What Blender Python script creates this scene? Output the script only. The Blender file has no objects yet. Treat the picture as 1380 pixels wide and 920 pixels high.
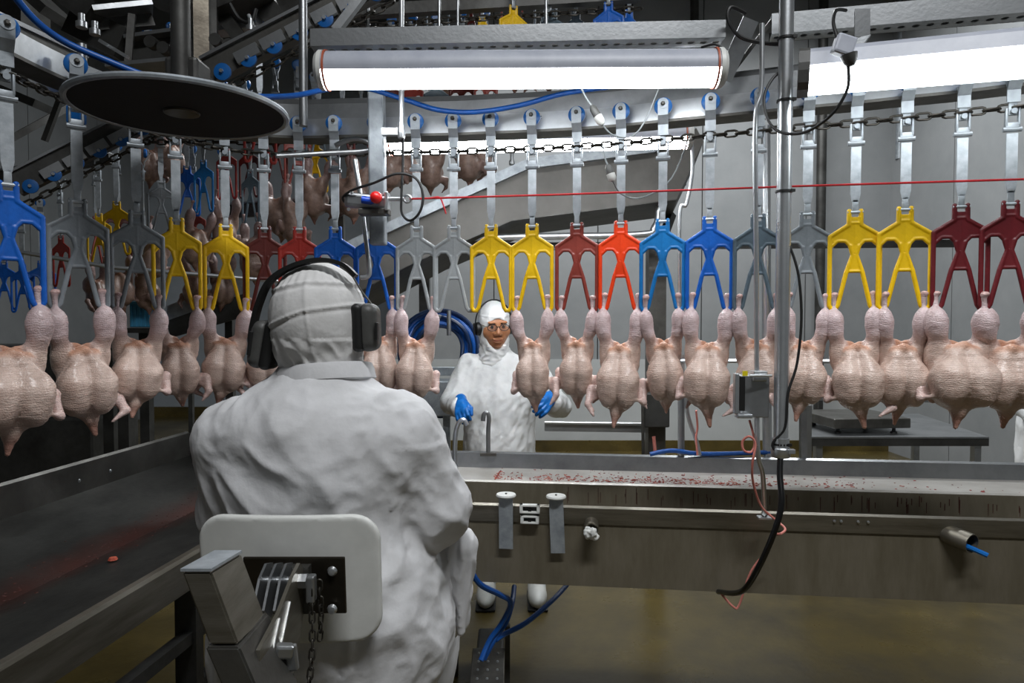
import bpy, bmesh, math, random
import numpy as np
from mathutils import Vector, Matrix, noise as mnoise
random.seed(7)
scene = bpy.context.scene
COL = scene.collection
R = math.radians

# ------------------------------------------------------------------ camera
CZ, PITCH, F = 1.45, R(1.75), 920.0
cam_d = bpy.data.cameras.new('camera'); cam_d.sensor_width = 36.0; cam_d.lens = 36.0*F/1380
cam_d.clip_start = 0.05
cam = bpy.data.objects.new('camera', cam_d); COL.objects.link(cam)
cam.location = (0, 0, CZ); cam.rotation_euler = (R(90)-PITCH, 0, 0)
scene.camera = cam

def P(px, py, d):
    """world point seen at photo pixel (px,py), at real distance d along the view axis"""
    cx = (px-690)/F*d; cy = (460-py)/F*d
    return Vector((cx, d*math.cos(PITCH)+cy*math.sin(PITCH), CZ-d*math.sin(PITCH)+cy*math.cos(PITCH)))

# ------------------------------------------------------------------ world, lights, exposure
w = bpy.data.worlds.new('world'); scene.world = w; w.use_nodes = True
w.node_tree.nodes['Background'].inputs[0].default_value = (0.55, 0.6, 0.68, 1)
w.node_tree.nodes['Background'].inputs[1].default_value = 0.03
def area(name, loc, rot, sx, sy, power, col=(1, 1, 1), spread=180):
    l = bpy.data.lights.new(name, 'AREA'); l.shape = 'RECTANGLE'; l.size = sx; l.size_y = sy
    l.energy = power; l.color = col; l.spread = R(spread)
    o = bpy.data.objects.new(name, l); COL.objects.link(o); o.location = loc; o.rotation_euler = rot
    return o
# unseen fill lights added overhead to brighten the hall
area('overhead_fill', (0.9, -0.7, 5.2), (R(22), 0, 0), 2.4, 0.3, 105, (0.96, 0.98, 1), 135)   # camera-side fill, spread narrowed to spare the left rail
area('overhead_fill', (2.2, 5.7, 4.6), (0, 0, 0), 2.4, 0.3, 115, (0.95, 0.98, 1))
area('overhead_fill', (-0.2, 5.6, 4.6), (0, 0, 0), 2.4, 0.3, 120, (0.95, 0.98, 1))
area('overhead_fill', (-3.6, 7.6, 5.0), (0, 0, 0), 2.4, 0.3, 8, (0.9, 0.96, 1))
LAMP1, LAMP2, LAMP3 = 12.5, 10.0, 42.0
vs = scene.view_settings
vs.view_transform = 'Standard'; vs.look = 'None'; vs.gamma = 1.0; vs.use_curve_mapping = False
vs.exposure = 0.0

# ------------------------------------------------------------------ helpers
def lin(h):
    h = h.lstrip('#'); out = []
    for i in (0, 2, 4):
        c = int(h[i:i+2], 16)/255
        out.append(c/12.92 if c <= 0.04045 else ((c+0.055)/1.055)**2.4)
    return (*out, 1)

MATS = {}
def mat(name, col, rough=0.5, metal=0.0, col2=None, nscale=6.0, stretch=(1, 1, 1), bump=0.0, bscale=60.0,
        coat=0.0, sss=0.0, emit=0.0, attr=False, wave=0.0, alpha=1.0, rvar=0.0, trans=0.0, crease=0.0, cscale=9.0):
    m = bpy.data.materials.new(name); m.use_nodes = True
    nt = m.node_tree; b = nt.nodes['Principled BSDF']; L = nt.links
    b.inputs['Base Color'].default_value = lin(col)
    b.inputs['Roughness'].default_value = rough; b.inputs['Metallic'].default_value = metal
    if coat: b.inputs['Coat Weight'].default_value = coat; b.inputs['Coat Roughness'].default_value = 0.2
    if trans: b.inputs['Transmission Weight'].default_value = trans
    if alpha < 1: b.inputs['Alpha'].default_value = alpha
    if sss:
        b.inputs['Subsurface Weight'].default_value = sss
        b.inputs['Subsurface Radius'].default_value = (0.012, 0.005, 0.004); b.inputs['Subsurface Scale'].default_value = 1.0
    if emit:
        b.inputs['Emission Color'].default_value = lin(col); b.inputs['Emission Strength'].default_value = emit
    tc = nt.nodes.new('ShaderNodeTexCoord'); mp = nt.nodes.new('ShaderNodeMapping')
    mp.inputs['Scale'].default_value = stretch; L.new(tc.outputs['Object'], mp.inputs['Vector'])
    src = None
    if attr:
        at = nt.nodes.new('ShaderNodeAttribute'); at.attribute_name = 'Col'; src = at.outputs['Color']
    if col2 or attr:
        n = nt.nodes.new('ShaderNodeTexNoise'); n.inputs['Scale'].default_value = nscale; n.inputs['Detail'].default_value = 8
        n.inputs['Roughness'].default_value = 0.65
        L.new(mp.outputs[0], n.inputs['Vector'])
        rp = nt.nodes.new('ShaderNodeValToRGB'); rp.color_ramp.elements[0].position = 0.35; rp.color_ramp.elements[1].position = 0.68
        L.new(n.outputs['Fac'], rp.inputs[0])
        mx = nt.nodes.new('ShaderNodeMix'); mx.data_type = 'RGBA'
        L.new(rp.outputs[0], mx.inputs['Factor'])
        mx.inputs['A'].default_value = lin(col); mx.inputs['B'].default_value = lin(col2 or col)
        if src is not None:
            mu = nt.nodes.new('ShaderNodeMix'); mu.data_type = 'RGBA'; mu.blend_type = 'MULTIPLY'; mu.inputs['Factor'].default_value = 1
            L.new(src, mu.inputs['A']); L.new(mx.outputs['Result'], mu.inputs['B'])
            L.new(mu.outputs['Result'], b.inputs['Base Color'])
        else:
            L.new(mx.outputs['Result'], b.inputs['Base Color'])
        if rvar:
            mr = nt.nodes.new('ShaderNodeMapRange'); mr.inputs['To Min'].default_value = rough-rvar; mr.inputs['To Max'].default_value = rough+rvar
            L.new(n.outputs['Fac'], mr.inputs['Value']); L.new(mr.outputs[0], b.inputs['Roughness'])
    if bump:
        n2 = nt.nodes.new('ShaderNodeTexNoise'); n2.inputs['Scale'].default_value = bscale; n2.inputs['Detail'].default_value = 5
        L.new(mp.outputs[0], n2.inputs['Vector'])
        bp = nt.nodes.new('ShaderNodeBump'); bp.inputs['Strength'].default_value = bump; bp.inputs['Distance'].default_value = 0.01
        L.new(n2.outputs['Fac'], bp.inputs['Height'])
        last = bp
        if wave:
            wv = nt.nodes.new('ShaderNodeTexWave'); wv.bands_direction = 'Z'; wv.inputs['Scale'].default_value = 52
            wv.inputs['Distortion'].default_value = 7; wv.inputs['Detail'].default_value = 3; wv.inputs['Detail Scale'].default_value = 1.2
            L.new(tc.outputs['Object'], wv.inputs['Vector'])
            b2 = nt.nodes.new('ShaderNodeBump'); b2.inputs['Strength'].default_value = wave; b2.inputs['Distance'].default_value = 0.006
            L.new(wv.outputs['Fac'], b2.inputs['Height']); L.new(bp.outputs[0], b2.inputs['Normal']); last = b2
        if crease:
            for ci, (sc_, f_) in enumerate(((1.0, 1.0), (2.4, 0.45))):
                nw = nt.nodes.new('ShaderNodeTexNoise'); nw.inputs['Scale'].default_value = 2.5+ci*2; nw.inputs['Detail'].default_value = 1; L.new(tc.outputs['Object'], nw.inputs['Vector'])
                vm = nt.nodes.new('ShaderNodeVectorMath'); vm.operation = 'MULTIPLY_ADD'; vm.inputs[1].default_value = (0.5, 0.5, 0.5)
                L.new(nw.outputs['Color'], vm.inputs[0]); L.new(tc.outputs['Object'], vm.inputs[2])
                nc = nt.nodes.new('ShaderNodeTexNoise'); nc.noise_type = 'RIDGED_MULTIFRACTAL'; nc.inputs['Scale'].default_value = cscale*sc_; nc.inputs['Detail'].default_value = 2
                L.new(vm.outputs[0], nc.inputs['Vector'])
                b3 = nt.nodes.new('ShaderNodeBump'); b3.inputs['Strength'].default_value = crease*f_; b3.inputs['Distance'].default_value = 0.03/sc_
                L.new(nc.outputs['Fac'], b3.inputs['Height']); L.new(last.outputs[0], b3.inputs['Normal']); last = b3
        L.new(last.outputs[0], b.inputs['Normal'])
    MATS[name] = m
    return m

mat('steel', '#b4b6b8', 0.36, 0.9, '#8d9092', 5, (1, 1, 1), 0.04, 90, rvar=0.1)
mat('steel_bright', '#d2d5d7', 0.3, 0.85, '#b8bcc0', 9, bump=0.03, bscale=120, rvar=0.08)
mat('steel_dark', '#6d6c68', 0.42, 0.75, '#504e4a', 7, (1, 1, 1), 0.06, 60, rvar=0.12)
mat('steel_dim', '#565654', 0.5, 0.7, '#3b3a38', 6, bump=0.08, bscale=40)
mat('steel_pan', '#7f7869', 0.5, 0.45, '#6a6352', 5, (3, 3, 0.7), 0.06, 40, rvar=0.12)
mat('steel_brush', '#8e8a80', 0.4, 0.8, '#6c675b', 4, (1, 1, 9), 0.05, 60, rvar=0.1)
mat('galv', '#a7adb2', 0.5, 0.45, '#868d93', 22, bump=0.06, bscale=120)
mat('galv_bar', '#b9bfc4', 0.45, 0.35, '#9ba2a8', 30, bump=0.06, bscale=150)
mat('chain', '#4d4a44', 0.45, 0.8, '#2c2926', 30, bump=0.1, bscale=120)
mat('black', '#141414', 0.5, bump=0.03, bscale=80)
mat('black_gloss', '#0f0f10', 0.28)
mat('disc_black', '#0b0c10', 0.9, 0, '#08090b', 10, bump=0.04, bscale=90)
mat('dgrey', '#4a4a48', 0.5, 0, '#40403e', 40, bump=0.04, bscale=200)
mat('wheel_blue', '#145a9e', 0.35)
mat('hose_blue', '#0f55a8', 0.4, 0, '#0c4790', 20)
mat('hose_dark', '#0c2a52', 0.45, 0, '#0a2140', 20)
mat('pink', '#d98a80', 0.45, 0, '#c06f62', 20)
mat('red_cord', '#c1272d', 0.5, 0, '#a81f26', 60, bump=0.1, bscale=300)
mat('red', '#d81e1e', 0.3)
mat('estop_blue', '#1747b8', 0.35)
mat('white_plastic', '#d9dad6', 0.42, 0, '#cbccc8', 12, bump=0.02, bscale=60)
mat('orange_ring', '#a8563c', 0.5)
mat('opal', '#ffffff', 0.35, emit=1)
mat('housing', '#b2b6c0', 0.45, 0, '#a2a6b2', 12)
mat('coat', '#cfcfd1', 0.85, 0, '#c3c3c4', 14, bump=0.1, bscale=70, crease=0.55, cscale=4)
mat('hood', '#cfcecd', 0.85, 0, '#c4c3c1', 18, bump=0.12, bscale=80, crease=0.06, cscale=7)
mat('gown', '#eeefef', 0.5, 0, '#e4e5e5', 16, bump=0.12, bscale=60, crease=0.42, cscale=7)
mat('skin', '#b87f5a', 0.42, 0, '#a66d48', 14, bump=0.05, bscale=90, sss=0.1)
mat('lips', '#8f5545', 0.4)
mat('eye', '#1a1210', 0.2)
mat('glove', '#1674c8', 0.38, 0, '#0f62b4', 40, bump=0.12, bscale=90)
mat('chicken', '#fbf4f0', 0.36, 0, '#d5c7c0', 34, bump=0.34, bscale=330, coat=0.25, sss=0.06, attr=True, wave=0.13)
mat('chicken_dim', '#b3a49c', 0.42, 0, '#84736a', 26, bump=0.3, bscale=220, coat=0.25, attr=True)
mat('wall', '#8f9192', 0.55, 0, '#838687', 2.5, bump=0.03, bscale=30)
mat('wall_pale', '#aab0b6', 0.5, 0, '#9ba2a8', 2.5, bump=0.03, bscale=30)
mat('wall_lit_low', '#b6b9b9', 0.5, 0, '#acafaf', 2.5, bump=0.03, bscale=30)  # wall tone lightened to stand in for lamp light low down
mat('ceiling', '#6d6f70', 0.7, 0, '#626465', 2)
mat('seam', '#3c3d3d', 0.7)
mat('floor', '#5d502a', 0.3, 0, '#382f15', 2.2, bump=0.12, bscale=22, rvar=0.14)
mat('plate_dark', '#4a453d', 0.35, 0.85, '#3a352e', 12, (1, 1, 1), 0.04, 80, rvar=0.1)
mat('crate', '#4d9cc4', 0.5)
mat('wet_ledge', '#cbc8c2', 0.3, 0.35, '#b5b1aa', 8, bump=0.05, bscale=60)
mat('chute_steel', '#5e5c58', 0.55, 0.4, '#4a4845', 4, bump=0.05, bscale=40)
mat('blood', '#96261a', 0.5, 0, '#5c1610', 40)
mat('residue', '#4a1c12', 0.6, 0, '#2e120c', 40)
mat('flesh', '#c8694f', 0.35, 0, '#9c3a28', 60, coat=0.3)
mat('glass', '#ffffff', 0.08, trans=0.9, alpha=0.25)
mat('cable_grey', '#8e9496', 0.5)
mat('yellow_mark', '#d5c21a', 0.4)
m = mat('tray_floor', '#434340', 0.45, 0.7, '#2e2e2c', 6, (2, 1, 1), 0.05, 50, rvar=0.1)
nt = m.node_tree; bs = nt.nodes['Principled BSDF']; old = bs.inputs['Base Color'].links[0].from_socket
tc = nt.nodes.new('ShaderNodeTexCoord'); sx = nt.nodes.new('ShaderNodeSeparateXYZ'); nt.links.new(tc.outputs['Object'], sx.inputs[0])
def mth(op, a, b):
    n = nt.nodes.new('ShaderNodeMath'); n.operation = op
    for i, v in enumerate((a, b)):
        if isinstance(v, float): n.inputs[i].default_value = v
        else: nt.links.new(v, n.inputs[i])
    return n.outputs[0]
lx = mth('ABSOLUTE', mth('ADD', mth('SUBTRACT', sx.outputs[0], mth('MULTIPLY', sx.outputs[1], 0.107)), 1.28), 0.0)
nn = nt.nodes.new('ShaderNodeTexNoise'); nn.inputs['Scale'].default_value = 9; nn.inputs['Detail'].default_value = 6; nt.links.new(tc.outputs['Object'], nn.inputs['Vector'])
fac = nt.nodes.new('ShaderNodeMapRange'); fac.inputs['From Min'].default_value = 0.13; fac.inputs['From Max'].default_value = 0.0; fac.inputs['To Max'].default_value = 0.9
nt.links.new(mth('ADD', lx, mth('MULTIPLY', nn.outputs['Fac'], 0.1)), fac.inputs['Value'])
mx = nt.nodes.new('ShaderNodeMix'); mx.data_type = 'RGBA'; nt.links.new(fac.outputs[0], mx.inputs['Factor']); nt.links.new(old, mx.inputs['A']); mx.inputs['B'].default_value = lin('#5c2416')
nt.links.new(mx.outputs['Result'], bs.inputs['Base Color'])
for k, (c, c2) in dict(blue=('#0f62c4', '#0c55ae'), teal=('#1176bd', '#0e68a8'), grey=('#858b90', '#757b80'), lgrey=('#a7abad', '#979b9d'),
          slate=('#5d6d78', '#51606a'), yellow=('#f2c40c', '#e2b406'), brown=('#8c3a2f', '#7c3027'), orange=('#f0420e', '#de3a0b'),
          maroon=('#5c211c', '#4d1a16'), red=('#a83026', '#94271f'), burgundy=('#6d1b22', '#5c161c')).items():
    mat('sh_'+k, c, 0.42, 0, c2, 30, bump=0.07, bscale=160)

def meshobj(name, me, m=None, parent=None, smooth=False):
    o = bpy.data.objects.new(name, me); COL.objects.link(o)
    if m is not None:
        me.materials.clear(); me.materials.append(MATS[m] if isinstance(m, str) else m)
    if smooth and len(me.polygons): me.polygons.foreach_set('use_smooth', [True]*len(me.polygons))
    if parent is not None:
        o.parent = parent
        o.matrix_parent_inverse = wmat(parent).inverted()
    return o
def wmat(o):
    m = o.matrix_basis.copy()
    if o.parent is not None: m = wmat(o.parent) @ o.matrix_parent_inverse @ m
    return m
def tag(o, label, cat, group=None, kind=None):
    if label: o['label'] = label
    if cat: o['category'] = cat
    if group: o['group'] = group
    if kind: o['kind'] = kind
    return o
def thing(name, label, cat, loc=(0, 0, 0), group=None, rotz=0):
    o = bpy.data.objects.new(name, None); COL.objects.link(o); o.empty_display_size = 0.05
    o.location = loc; o.rotation_euler = (0, 0, rotz)
    return tag(o, label, cat, group)
def structure(o): o['kind'] = 'structure'; return o
def copy_tree(o, parent=None):
    c = o.copy(); COL.objects.link(c)
    if parent is not None: c.parent = parent; c.matrix_parent_inverse = o.matrix_parent_inverse.copy()
    for ch in list(KIDS.get(o.name, [])) or [k for k in o.children]: copy_tree(ch, c)
    return c
KIDS = {}

class MB:
    """collects shapes into ONE mesh"""
    def __init__(s): s.bm = bmesh.new()
    def box(s, c, size, rot=None, bev=0.0):
        M = Matrix.Translation(Vector(c)) @ (rot.to_4x4() if rot is not None else Matrix()) @ Matrix.Diagonal((*size, 1))
        r = bmesh.ops.create_cube(s.bm, size=1.0, matrix=M)
        if bev:
            es = list({e for v in r['verts'] for e in v.link_edges})
            bmesh.ops.bevel(s.bm, geom=es, offset=bev, segments=2, affect='EDGES', profile=0.5)
        return s
    def bar(s, a, b, wdt, h, up=(0, 0, 1), bev=0.0):
        """rectangular bar from a to b: wdt across, h along up"""
        a, b = Vector(a), Vector(b); z = (b-a); ln = z.length; z.normalize()
        x = z.cross(Vector(up)); x = x.normalized() if x.length > 1e-4 else Vector((1, 0, 0)); y = x.cross(z)
        rot = Matrix((x, y*-1, z)).transposed()
        rot = Matrix((x, z.cross(x), z)).transposed()
        return s.box((a+b)/2, (wdt, h, ln), rot, bev)
    def tube(s, pts, r, n=8, cap=True, closed=False):
        pts = [Vector(p) for p in pts]; N = len(pts); rings = []
        rs = r if isinstance(r, (list, tuple)) else [r]*N
        t0 = (pts[1]-pts[0]).normalized()
        u = t0.orthogonal().normalized()
        for i, p in enumerate(pts):
            if closed: t = (pts[(i+1) % N]-pts[i-1])
            else: t = (pts[min(i+1, N-1)]-pts[max(i-1, 0)])
            t.normalize(); u = (u-t*u.dot(t)).normalized(); v = t.cross(u)
            rings.append([s.bm.verts.new(p+(u*math.cos(2*math.pi*k/n)+v*math.sin(2*math.pi*k/n))*rs[i]) for k in range(n)])
        for i in range(N if closed else N-1):
            A, B = rings[i], rings[(i+1) % N]
            for k in range(n):
                try: s.bm.faces.new((A[k], A[(k+1) % n], B[(k+1) % n], B[k]))
                except ValueError: pass
        if cap and not closed:
            s.bm.faces.new(rings[0][::-1]); s.bm.faces.new(rings[-1])
        return s
    def sweep(s, path, prof, closed_prof=True, up=(0, 0, 1)):
        """prof: list of (offset along left normal of path, height); path: horizontal-ish polyline"""
        path = [Vector(p) for p in path]; rings = []; N = len(path)
        for i, p in enumerate(path):
            t = path[min(i+1, N-1)]-path[max(i-1, 0)]; t.z = 0 if up == (0, 0, 1) else t.z; t.normalize()
            nrm = Vector(up).cross(t).normalized()
            rings.append([s.bm.verts.new(p+nrm*a+Vector(up)*h) for a, h in prof])
        n = len(prof)
        for i in range(N-1):
            for k in range(n if closed_prof else n-1):
                s.bm.faces.new((rings[i][k], rings[i+1][k], rings[i+1][(k+1) % n], rings[i][(k+1) % n]))
        if closed_prof: s.bm.faces.new(rings[0]); s.bm.faces.new(rings[-1][::-1])
        return s
    def prism(s, poly, dirv):
        """polygon (list of points) extruded along dirv"""
        d = Vector(dirv); a = [s.bm.verts.new(Vector(p)) for p in poly]; b = [s.bm.verts.new(Vector(p)+d) for p in poly]
        n = len(a); s.bm.faces.new(a[::-1]); s.bm.faces.new(b)
        for k in range(n): s.bm.faces.new((a[k], a[(k+1) % n], b[(k+1) % n], b[k]))
        return s
    def lathe(s, prof, c, axis=(0, 0, 1), n=24):
        """prof list of (radius, height along axis)"""
        ax = Vector(axis).normalized(); u = ax.orthogonal().normalized(); v = ax.cross(u); c = Vector(c); rings = []
        for r, h in prof:
            if r < 1e-6: rings.append([s.bm.verts.new(c+ax*h)])
            else: rings.append([s.bm.verts.new(c+ax*h+(u*math.cos(2*math.pi*k/n)+v*math.sin(2*math.pi*k/n))*r) for k in range(n)])
        for i in range(len(rings)-1):
            A, B = rings[i], rings[i+1]
            for k in range(n):
                q = [A[k % len(A)], A[(k+1) % n % len(A)], B[(k+1) % n % len(B)], B[k % len(B)]]
                q = list(dict.fromkeys(q))
                if len(q) > 2:
                    try: s.bm.faces.new(q)
                    except ValueError: pass
        return s
    def mesh(s, name):
        bmesh.ops.recalc_face_normals(s.bm, faces=s.bm.faces)
        me = bpy.data.meshes.new(name); s.bm.to_mesh(me); s.bm.free(); return me
    def build(s, name, m, parent=None, smooth=False):
        me = s.mesh(name); o = meshobj(name, me, m, parent, False)
        if smooth: shade(me)
        return o
def shade(me, ang=40):
    me.polygons.foreach_set('use_smooth', [True]*len(me.polygons))
    try: me.set_sharp_from_angle(angle=R(ang))
    except Exception: pass

def crom(pts, n=8, closed=False):
    """Catmull-Rom through points"""
    pts = [Vector(p) for p in pts]; out = []; N = len(pts)
    rng = range(N) if closed else range(N-1)
    for i in rng:
        if closed: p0, p1, p2, p3 = pts[i-1], pts[i], pts[(i+1) % N], pts[(i+2) % N]
        else: p0, p1, p2, p3 = pts[max(i-1, 0)], pts[i], pts[i+1], pts[min(i+2, N-1)]
        for k in range(n):
            t = k/n
            out.append(0.5*((2*p1)+(p2-p0)*t+(2*p0-5*p1+4*p2-p3)*t*t+(3*p1-p0-3*p2+p3)*t**3))
    if not closed: out.append(pts[-1].copy())
    return out

# ---- implicit surfaces -------------------------------------------------------
def smin(a, b, k):
    h = np.clip(0.5+0.5*(b-a)/k, 0, 1); return b+(a-b)*h-k*h*(1-h)
def smax(a, b, k): return -smin(-a, -b, k)
def ell(p, c, r, rot=None):
    q = p-np.array(c, np.float32)
    if rot is not None: q = q@np.array(rot, np.float32)
    r = np.array(r, np.float32)
    k0 = np.sqrt(((q/r)**2).sum(-1)); k1 = np.sqrt(((q/(r*r))**2).sum(-1))+1e-9
    return k0*(k0-1)/k1
def cone(p, a, b, ra, rb):
    a = np.array(a, np.float32); b = np.array(b, np.float32); ab = b-a
    t = np.clip(((p-a)@ab)/float(ab@ab+1e-12), 0, 1)
    q = p-a-t[..., None]*ab
    return np.sqrt((q*q).sum(-1))-(ra+(rb-ra)*t)
def rbox(p, c, hs, r, rot=None):
    q = p-np.array(c, np.float32)
    if rot is not None: q = q@np.array(rot, np.float32)
    q = np.abs(q)-np.array(hs, np.float32)+r
    return np.sqrt((np.maximum(q, 0)**2).sum(-1))+np.minimum(q.max(-1), 0)-r
def nets(fn, lo, hi, h):
    lo = np.array(lo, np.float32); n = np.ceil((np.array(hi)-lo)/h).astype(int)+1
    ax = [lo[i]+h*np.arange(n[i], dtype=np.float32) for i in range(3)]
    p = np.stack(np.meshgrid(*ax, indexing='ij'), -1)
    Fv = fn(p).astype(np.float32); S = Fv < 0
    cnt = np.zeros(tuple(n-1), np.int8)
    corners = [(i, j, k) for i in (0, 1) for j in (0, 1) for k in (0, 1)]
    sl = lambda A, c: A[c[0]:A.shape[0]-1+c[0], c[1]:A.shape[1]-1+c[1], c[2]:A.shape[2]-1+c[2]]
    for c in corners: cnt += sl(S, c)
    act = (cnt > 0) & (cnt < 8); ijk = np.argwhere(act)
    idx = -np.ones(tuple(n-1), np.int64); idx[act] = np.arange(len(ijk))
    vals = {c: sl(Fv, c)[act] for c in corners}
    acc = np.zeros((len(ijk), 3), np.float32); num = np.zeros(len(ijk), np.float32)
    for c in corners:
        for a in range(3):
            if c[a] == 0:
                e = list(c); e[a] = 1; e = tuple(e); va, vb = vals[c], vals[e]
                m = (va < 0) != (vb < 0); t = np.where(m, va/(va-vb+1e-12*(va == vb)), 0)
                pos = np.tile(np.array(c, np.float32), (len(ijk), 1)); pos[:, a] = t
                acc += np.where(m[:, None], pos, 0); num += m
    V = lo+(ijk+acc/np.maximum(num, 1)[:, None])*h
    quads = []
    for a in range(3):
        b, c = (a+1) % 3, (a+2) % 3
        s0 = [slice(0, None)]*3; s1 = [slice(0, None)]*3; s0[a] = slice(0, -1); s1[a] = slice(1, None)
        x = S[tuple(s0)] != S[tuple(s1)]
        e = np.argwhere(x)
        ok = (e[:, b] > 0) & (e[:, c] > 0) & (e[:, b] < n[b]-1) & (e[:, c] < n[c]-1); e = e[ok]
        flip = S[tuple(s0)][tuple(e.T)]
        def cid(db, dc):
            q = e.copy(); q[:, b] += db; q[:, c] += dc; return idx[tuple(q.T)]
        q = np.stack([cid(-1, -1), cid(0, -1), cid(0, 0), cid(-1, 0)], 1)
        q[~flip] = q[~flip][:, ::-1]
        quads.append(q)
    Q = np.concatenate(quads); Q = Q[(Q >= 0).all(1)]
    return V, Q
def sdf_mesh(name, fn, lo, hi, h, disp=None, color=None, matrix=None):
    V, Q = nets(fn, lo, hi, h)
    me = bpy.data.meshes.new(name)
    me.vertices.add(len(V)); me.vertices.foreach_set('co', V.ravel())
    me.loops.add(len(Q)*4); me.loops.foreach_set('vertex_index', Q.ravel().astype(np.int32))
    me.polygons.add(len(Q)); me.polygons.foreach_set('loop_start', np.arange(0, len(Q)*4, 4, dtype=np.int32))
    me.update(calc_edges=True); me.validate()
    if disp is not None:
        N = np.zeros(len(me.vertices)*3, np.float32); me.vertex_normals.foreach_get('vector', N); N = N.reshape(-1, 3)
        d = np.array([disp(v, nn) for v, nn in zip(V, N)], np.float32)
        V = V+N*d[:, None]; me.vertices.foreach_set('co', V.ravel()); me.update()
    me.polygons.foreach_set('use_smooth', [True]*len(me.polygons))
    if color is not None:
        C = np.ones((len(V), 4), np.float32); C[:, :3] = color(V)
        a = me.color_attributes.new('Col', 'FLOAT_COLOR', 'POINT'); a.data.foreach_set('color', C.ravel())
    return me

# ================================================================== THE SETTING
def slab(name, lo, hi, m, parent=None):
    lo, hi = Vector(lo), Vector(hi)
    return MB().box((lo+hi)/2, hi-lo).build(name, m, parent)
XL, XR, YN, YB, YB2, ZC, XS = -5.5, 4.2, -2.6, 7.6, 10.4, 5.6, -1.35
structure(slab('floor', (XL, YN, -0.1), (XR, YB2, 0), 'floor'))
structure(slab('ceiling', (XL, YN, ZC), (XR, YB2, ZC+0.1), 'ceiling'))
def panel_wall(name, a, b, m, nvec, pw=1.15, t=0.02, first=0.0):
    """wall slab with a row of insulated panels, each a part, with open joints"""
    a, b = Vector(a), Vector(b); d = (b-a); ln = d.length; d.normalize(); nv = Vector(nvec)
    o = structure(MB().prism([a, b, b-nv*0.1, a-nv*0.1], (0, 0, ZC)).build(name, 'seam'))
    x = -first
    while x < ln-0.01:
        x0, x1 = max(x, 0)+0.006, min(x+pw, ln)-0.006
        if x1 > x0:
            MB().prism([a+d*x0+nv*0.001, a+d*x1+nv*0.001, a+d*x1+nv*t, a+d*x0+nv*t], (0, 0, ZC)).build('panel', m, o)
        x += pw
    return o
panel_wall('wall_back', (XS, YB, 0), (XR, YB, 0), 'wall', (0, -1, 0))
panel_wall('wall_far', (XL, YB2, 0), (XS, YB2, 0), 'wall_pale', (0, -1, 0))
panel_wall('wall_return', (XS, YB, 0), (XS, YB2, 0), 'wall', (-1, 0, 0))
panel_wall('wall_right', (XR, YN, 0), (XR, YB, 0), 'wall', (-1, 0, 0), 1.3)
panel_wall('wall_left', (XL, YN, 0), (XL, YB2, 0), 'wall', (1, 0, 0), 1.3)
structure(slab('wall_front', (XL, YN-0.1, 0), (XR, YN, ZC), 'wall'))
structure(slab('wall_lit_band_1', (XS, YB-0.032, 0.10), (XR, YB-0.0205, 1.02), 'wall_lit_low'))  # added pale band: light on the lower wall put into its colour
structure(slab('baseboard_back', (XS, YB-0.06, 0), (XR, YB-0.033, 0.12), 'floor'))
structure(slab('baseboard_far', (XL, YB2-0.08, 0), (XS, YB2-0.021, 0.14), 'floor'))

# ================================================================== THE OVERHEAD LINE (path)
ZSB, ZCH, ZWH = 1.484, 2.046, 2.15      # shackle bottom, chain, wheel heights
SH = [ # photo x, depth, colour, facing (deg, + = towards the right of the camera)
 (15, 1.66, 'blue', 46), (108, 1.9, 'grey', 40), (187, 2.1, 'grey', 30), (240, 2.25, 'yellow', 26), (306, 2.4, 'yellow', 20),
 (358, 2.45, 'maroon', 14), (405, 2.47, 'red', 10), (453, 2.46, 'blue', 6), (508, 2.45, 'blue', 3), (562, 2.44, 'lgrey', 0),
 (612, 2.43, 'lgrey', -2), (662, 2.41, 'yellow', -6), (717, 2.39, 'yellow', -9), (777, 2.36, 'brown', -12), (836, 2.32, 'orange', -14),
 (892, 2.27, 'teal', -15), (955, 2.22, 'blue', -16), (1020, 2.17, 'slate', -16), (1086, 2.12, 'grey', -16), (1150, 2.08, 'yellow', -16),
 (1217, 2.03, 'yellow', -16), (1292, 1.98, 'burgundy', -16), (1358, 1.93, 'burgundy', -16)]
PTS = [Vector(((x-690)/F*d, d, 0)) for x, d, c, a in SH]
ctrl = [Vector((-1.19, 0.75, 0)), Vector((-1.205, 1.2, 0))]+PTS+[Vector((1.55, 1.87, 0)), Vector((2.0, 1.7, 0)), Vector((2.5, 1.52, 0))]
PATH = crom(ctrl, 8)
def at_z(path, z): return [Vector((p.x, p.y, z)) for p in path]

# rail the trolleys run on
rail = thing('conveyor_rail', 'long grey steel overhead rail carrying the blue trolley wheels', 'rail', (0, 2.45, 2.1))
MB().sweep(at_z(PATH, 0), [(0.034, 2.122), (0.034, 2.182), (0.05, 2.182), (0.05, 2.122)]).build('running_flange', 'steel_bright', rail)
RI = next(i for i, p in enumerate(PATH) if p.x > -0.86)
MB().sweep(at_z(PATH[:RI+1], 0), [(0.052, 2.124), (0.052, 2.17), (0.075, 2.17), (0.075, 2.124)]).build('end_beam', 'steel_dark', rail)
MB().sweep(at_z(PATH[RI:], 0), [(0.052, 2.124), (0.052, 2.240), (0.075, 2.266), (0.13, 2.266), (0.13, 2.124)]).build('beam', 'steel', rail)
MB().sweep(at_z(PATH, 0), [(0.03, 2.112), (0.03, 2.121), (0.12, 2.121), (0.12, 2.112)]).build('bottom_lip', 'steel_dark', rail)

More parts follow.
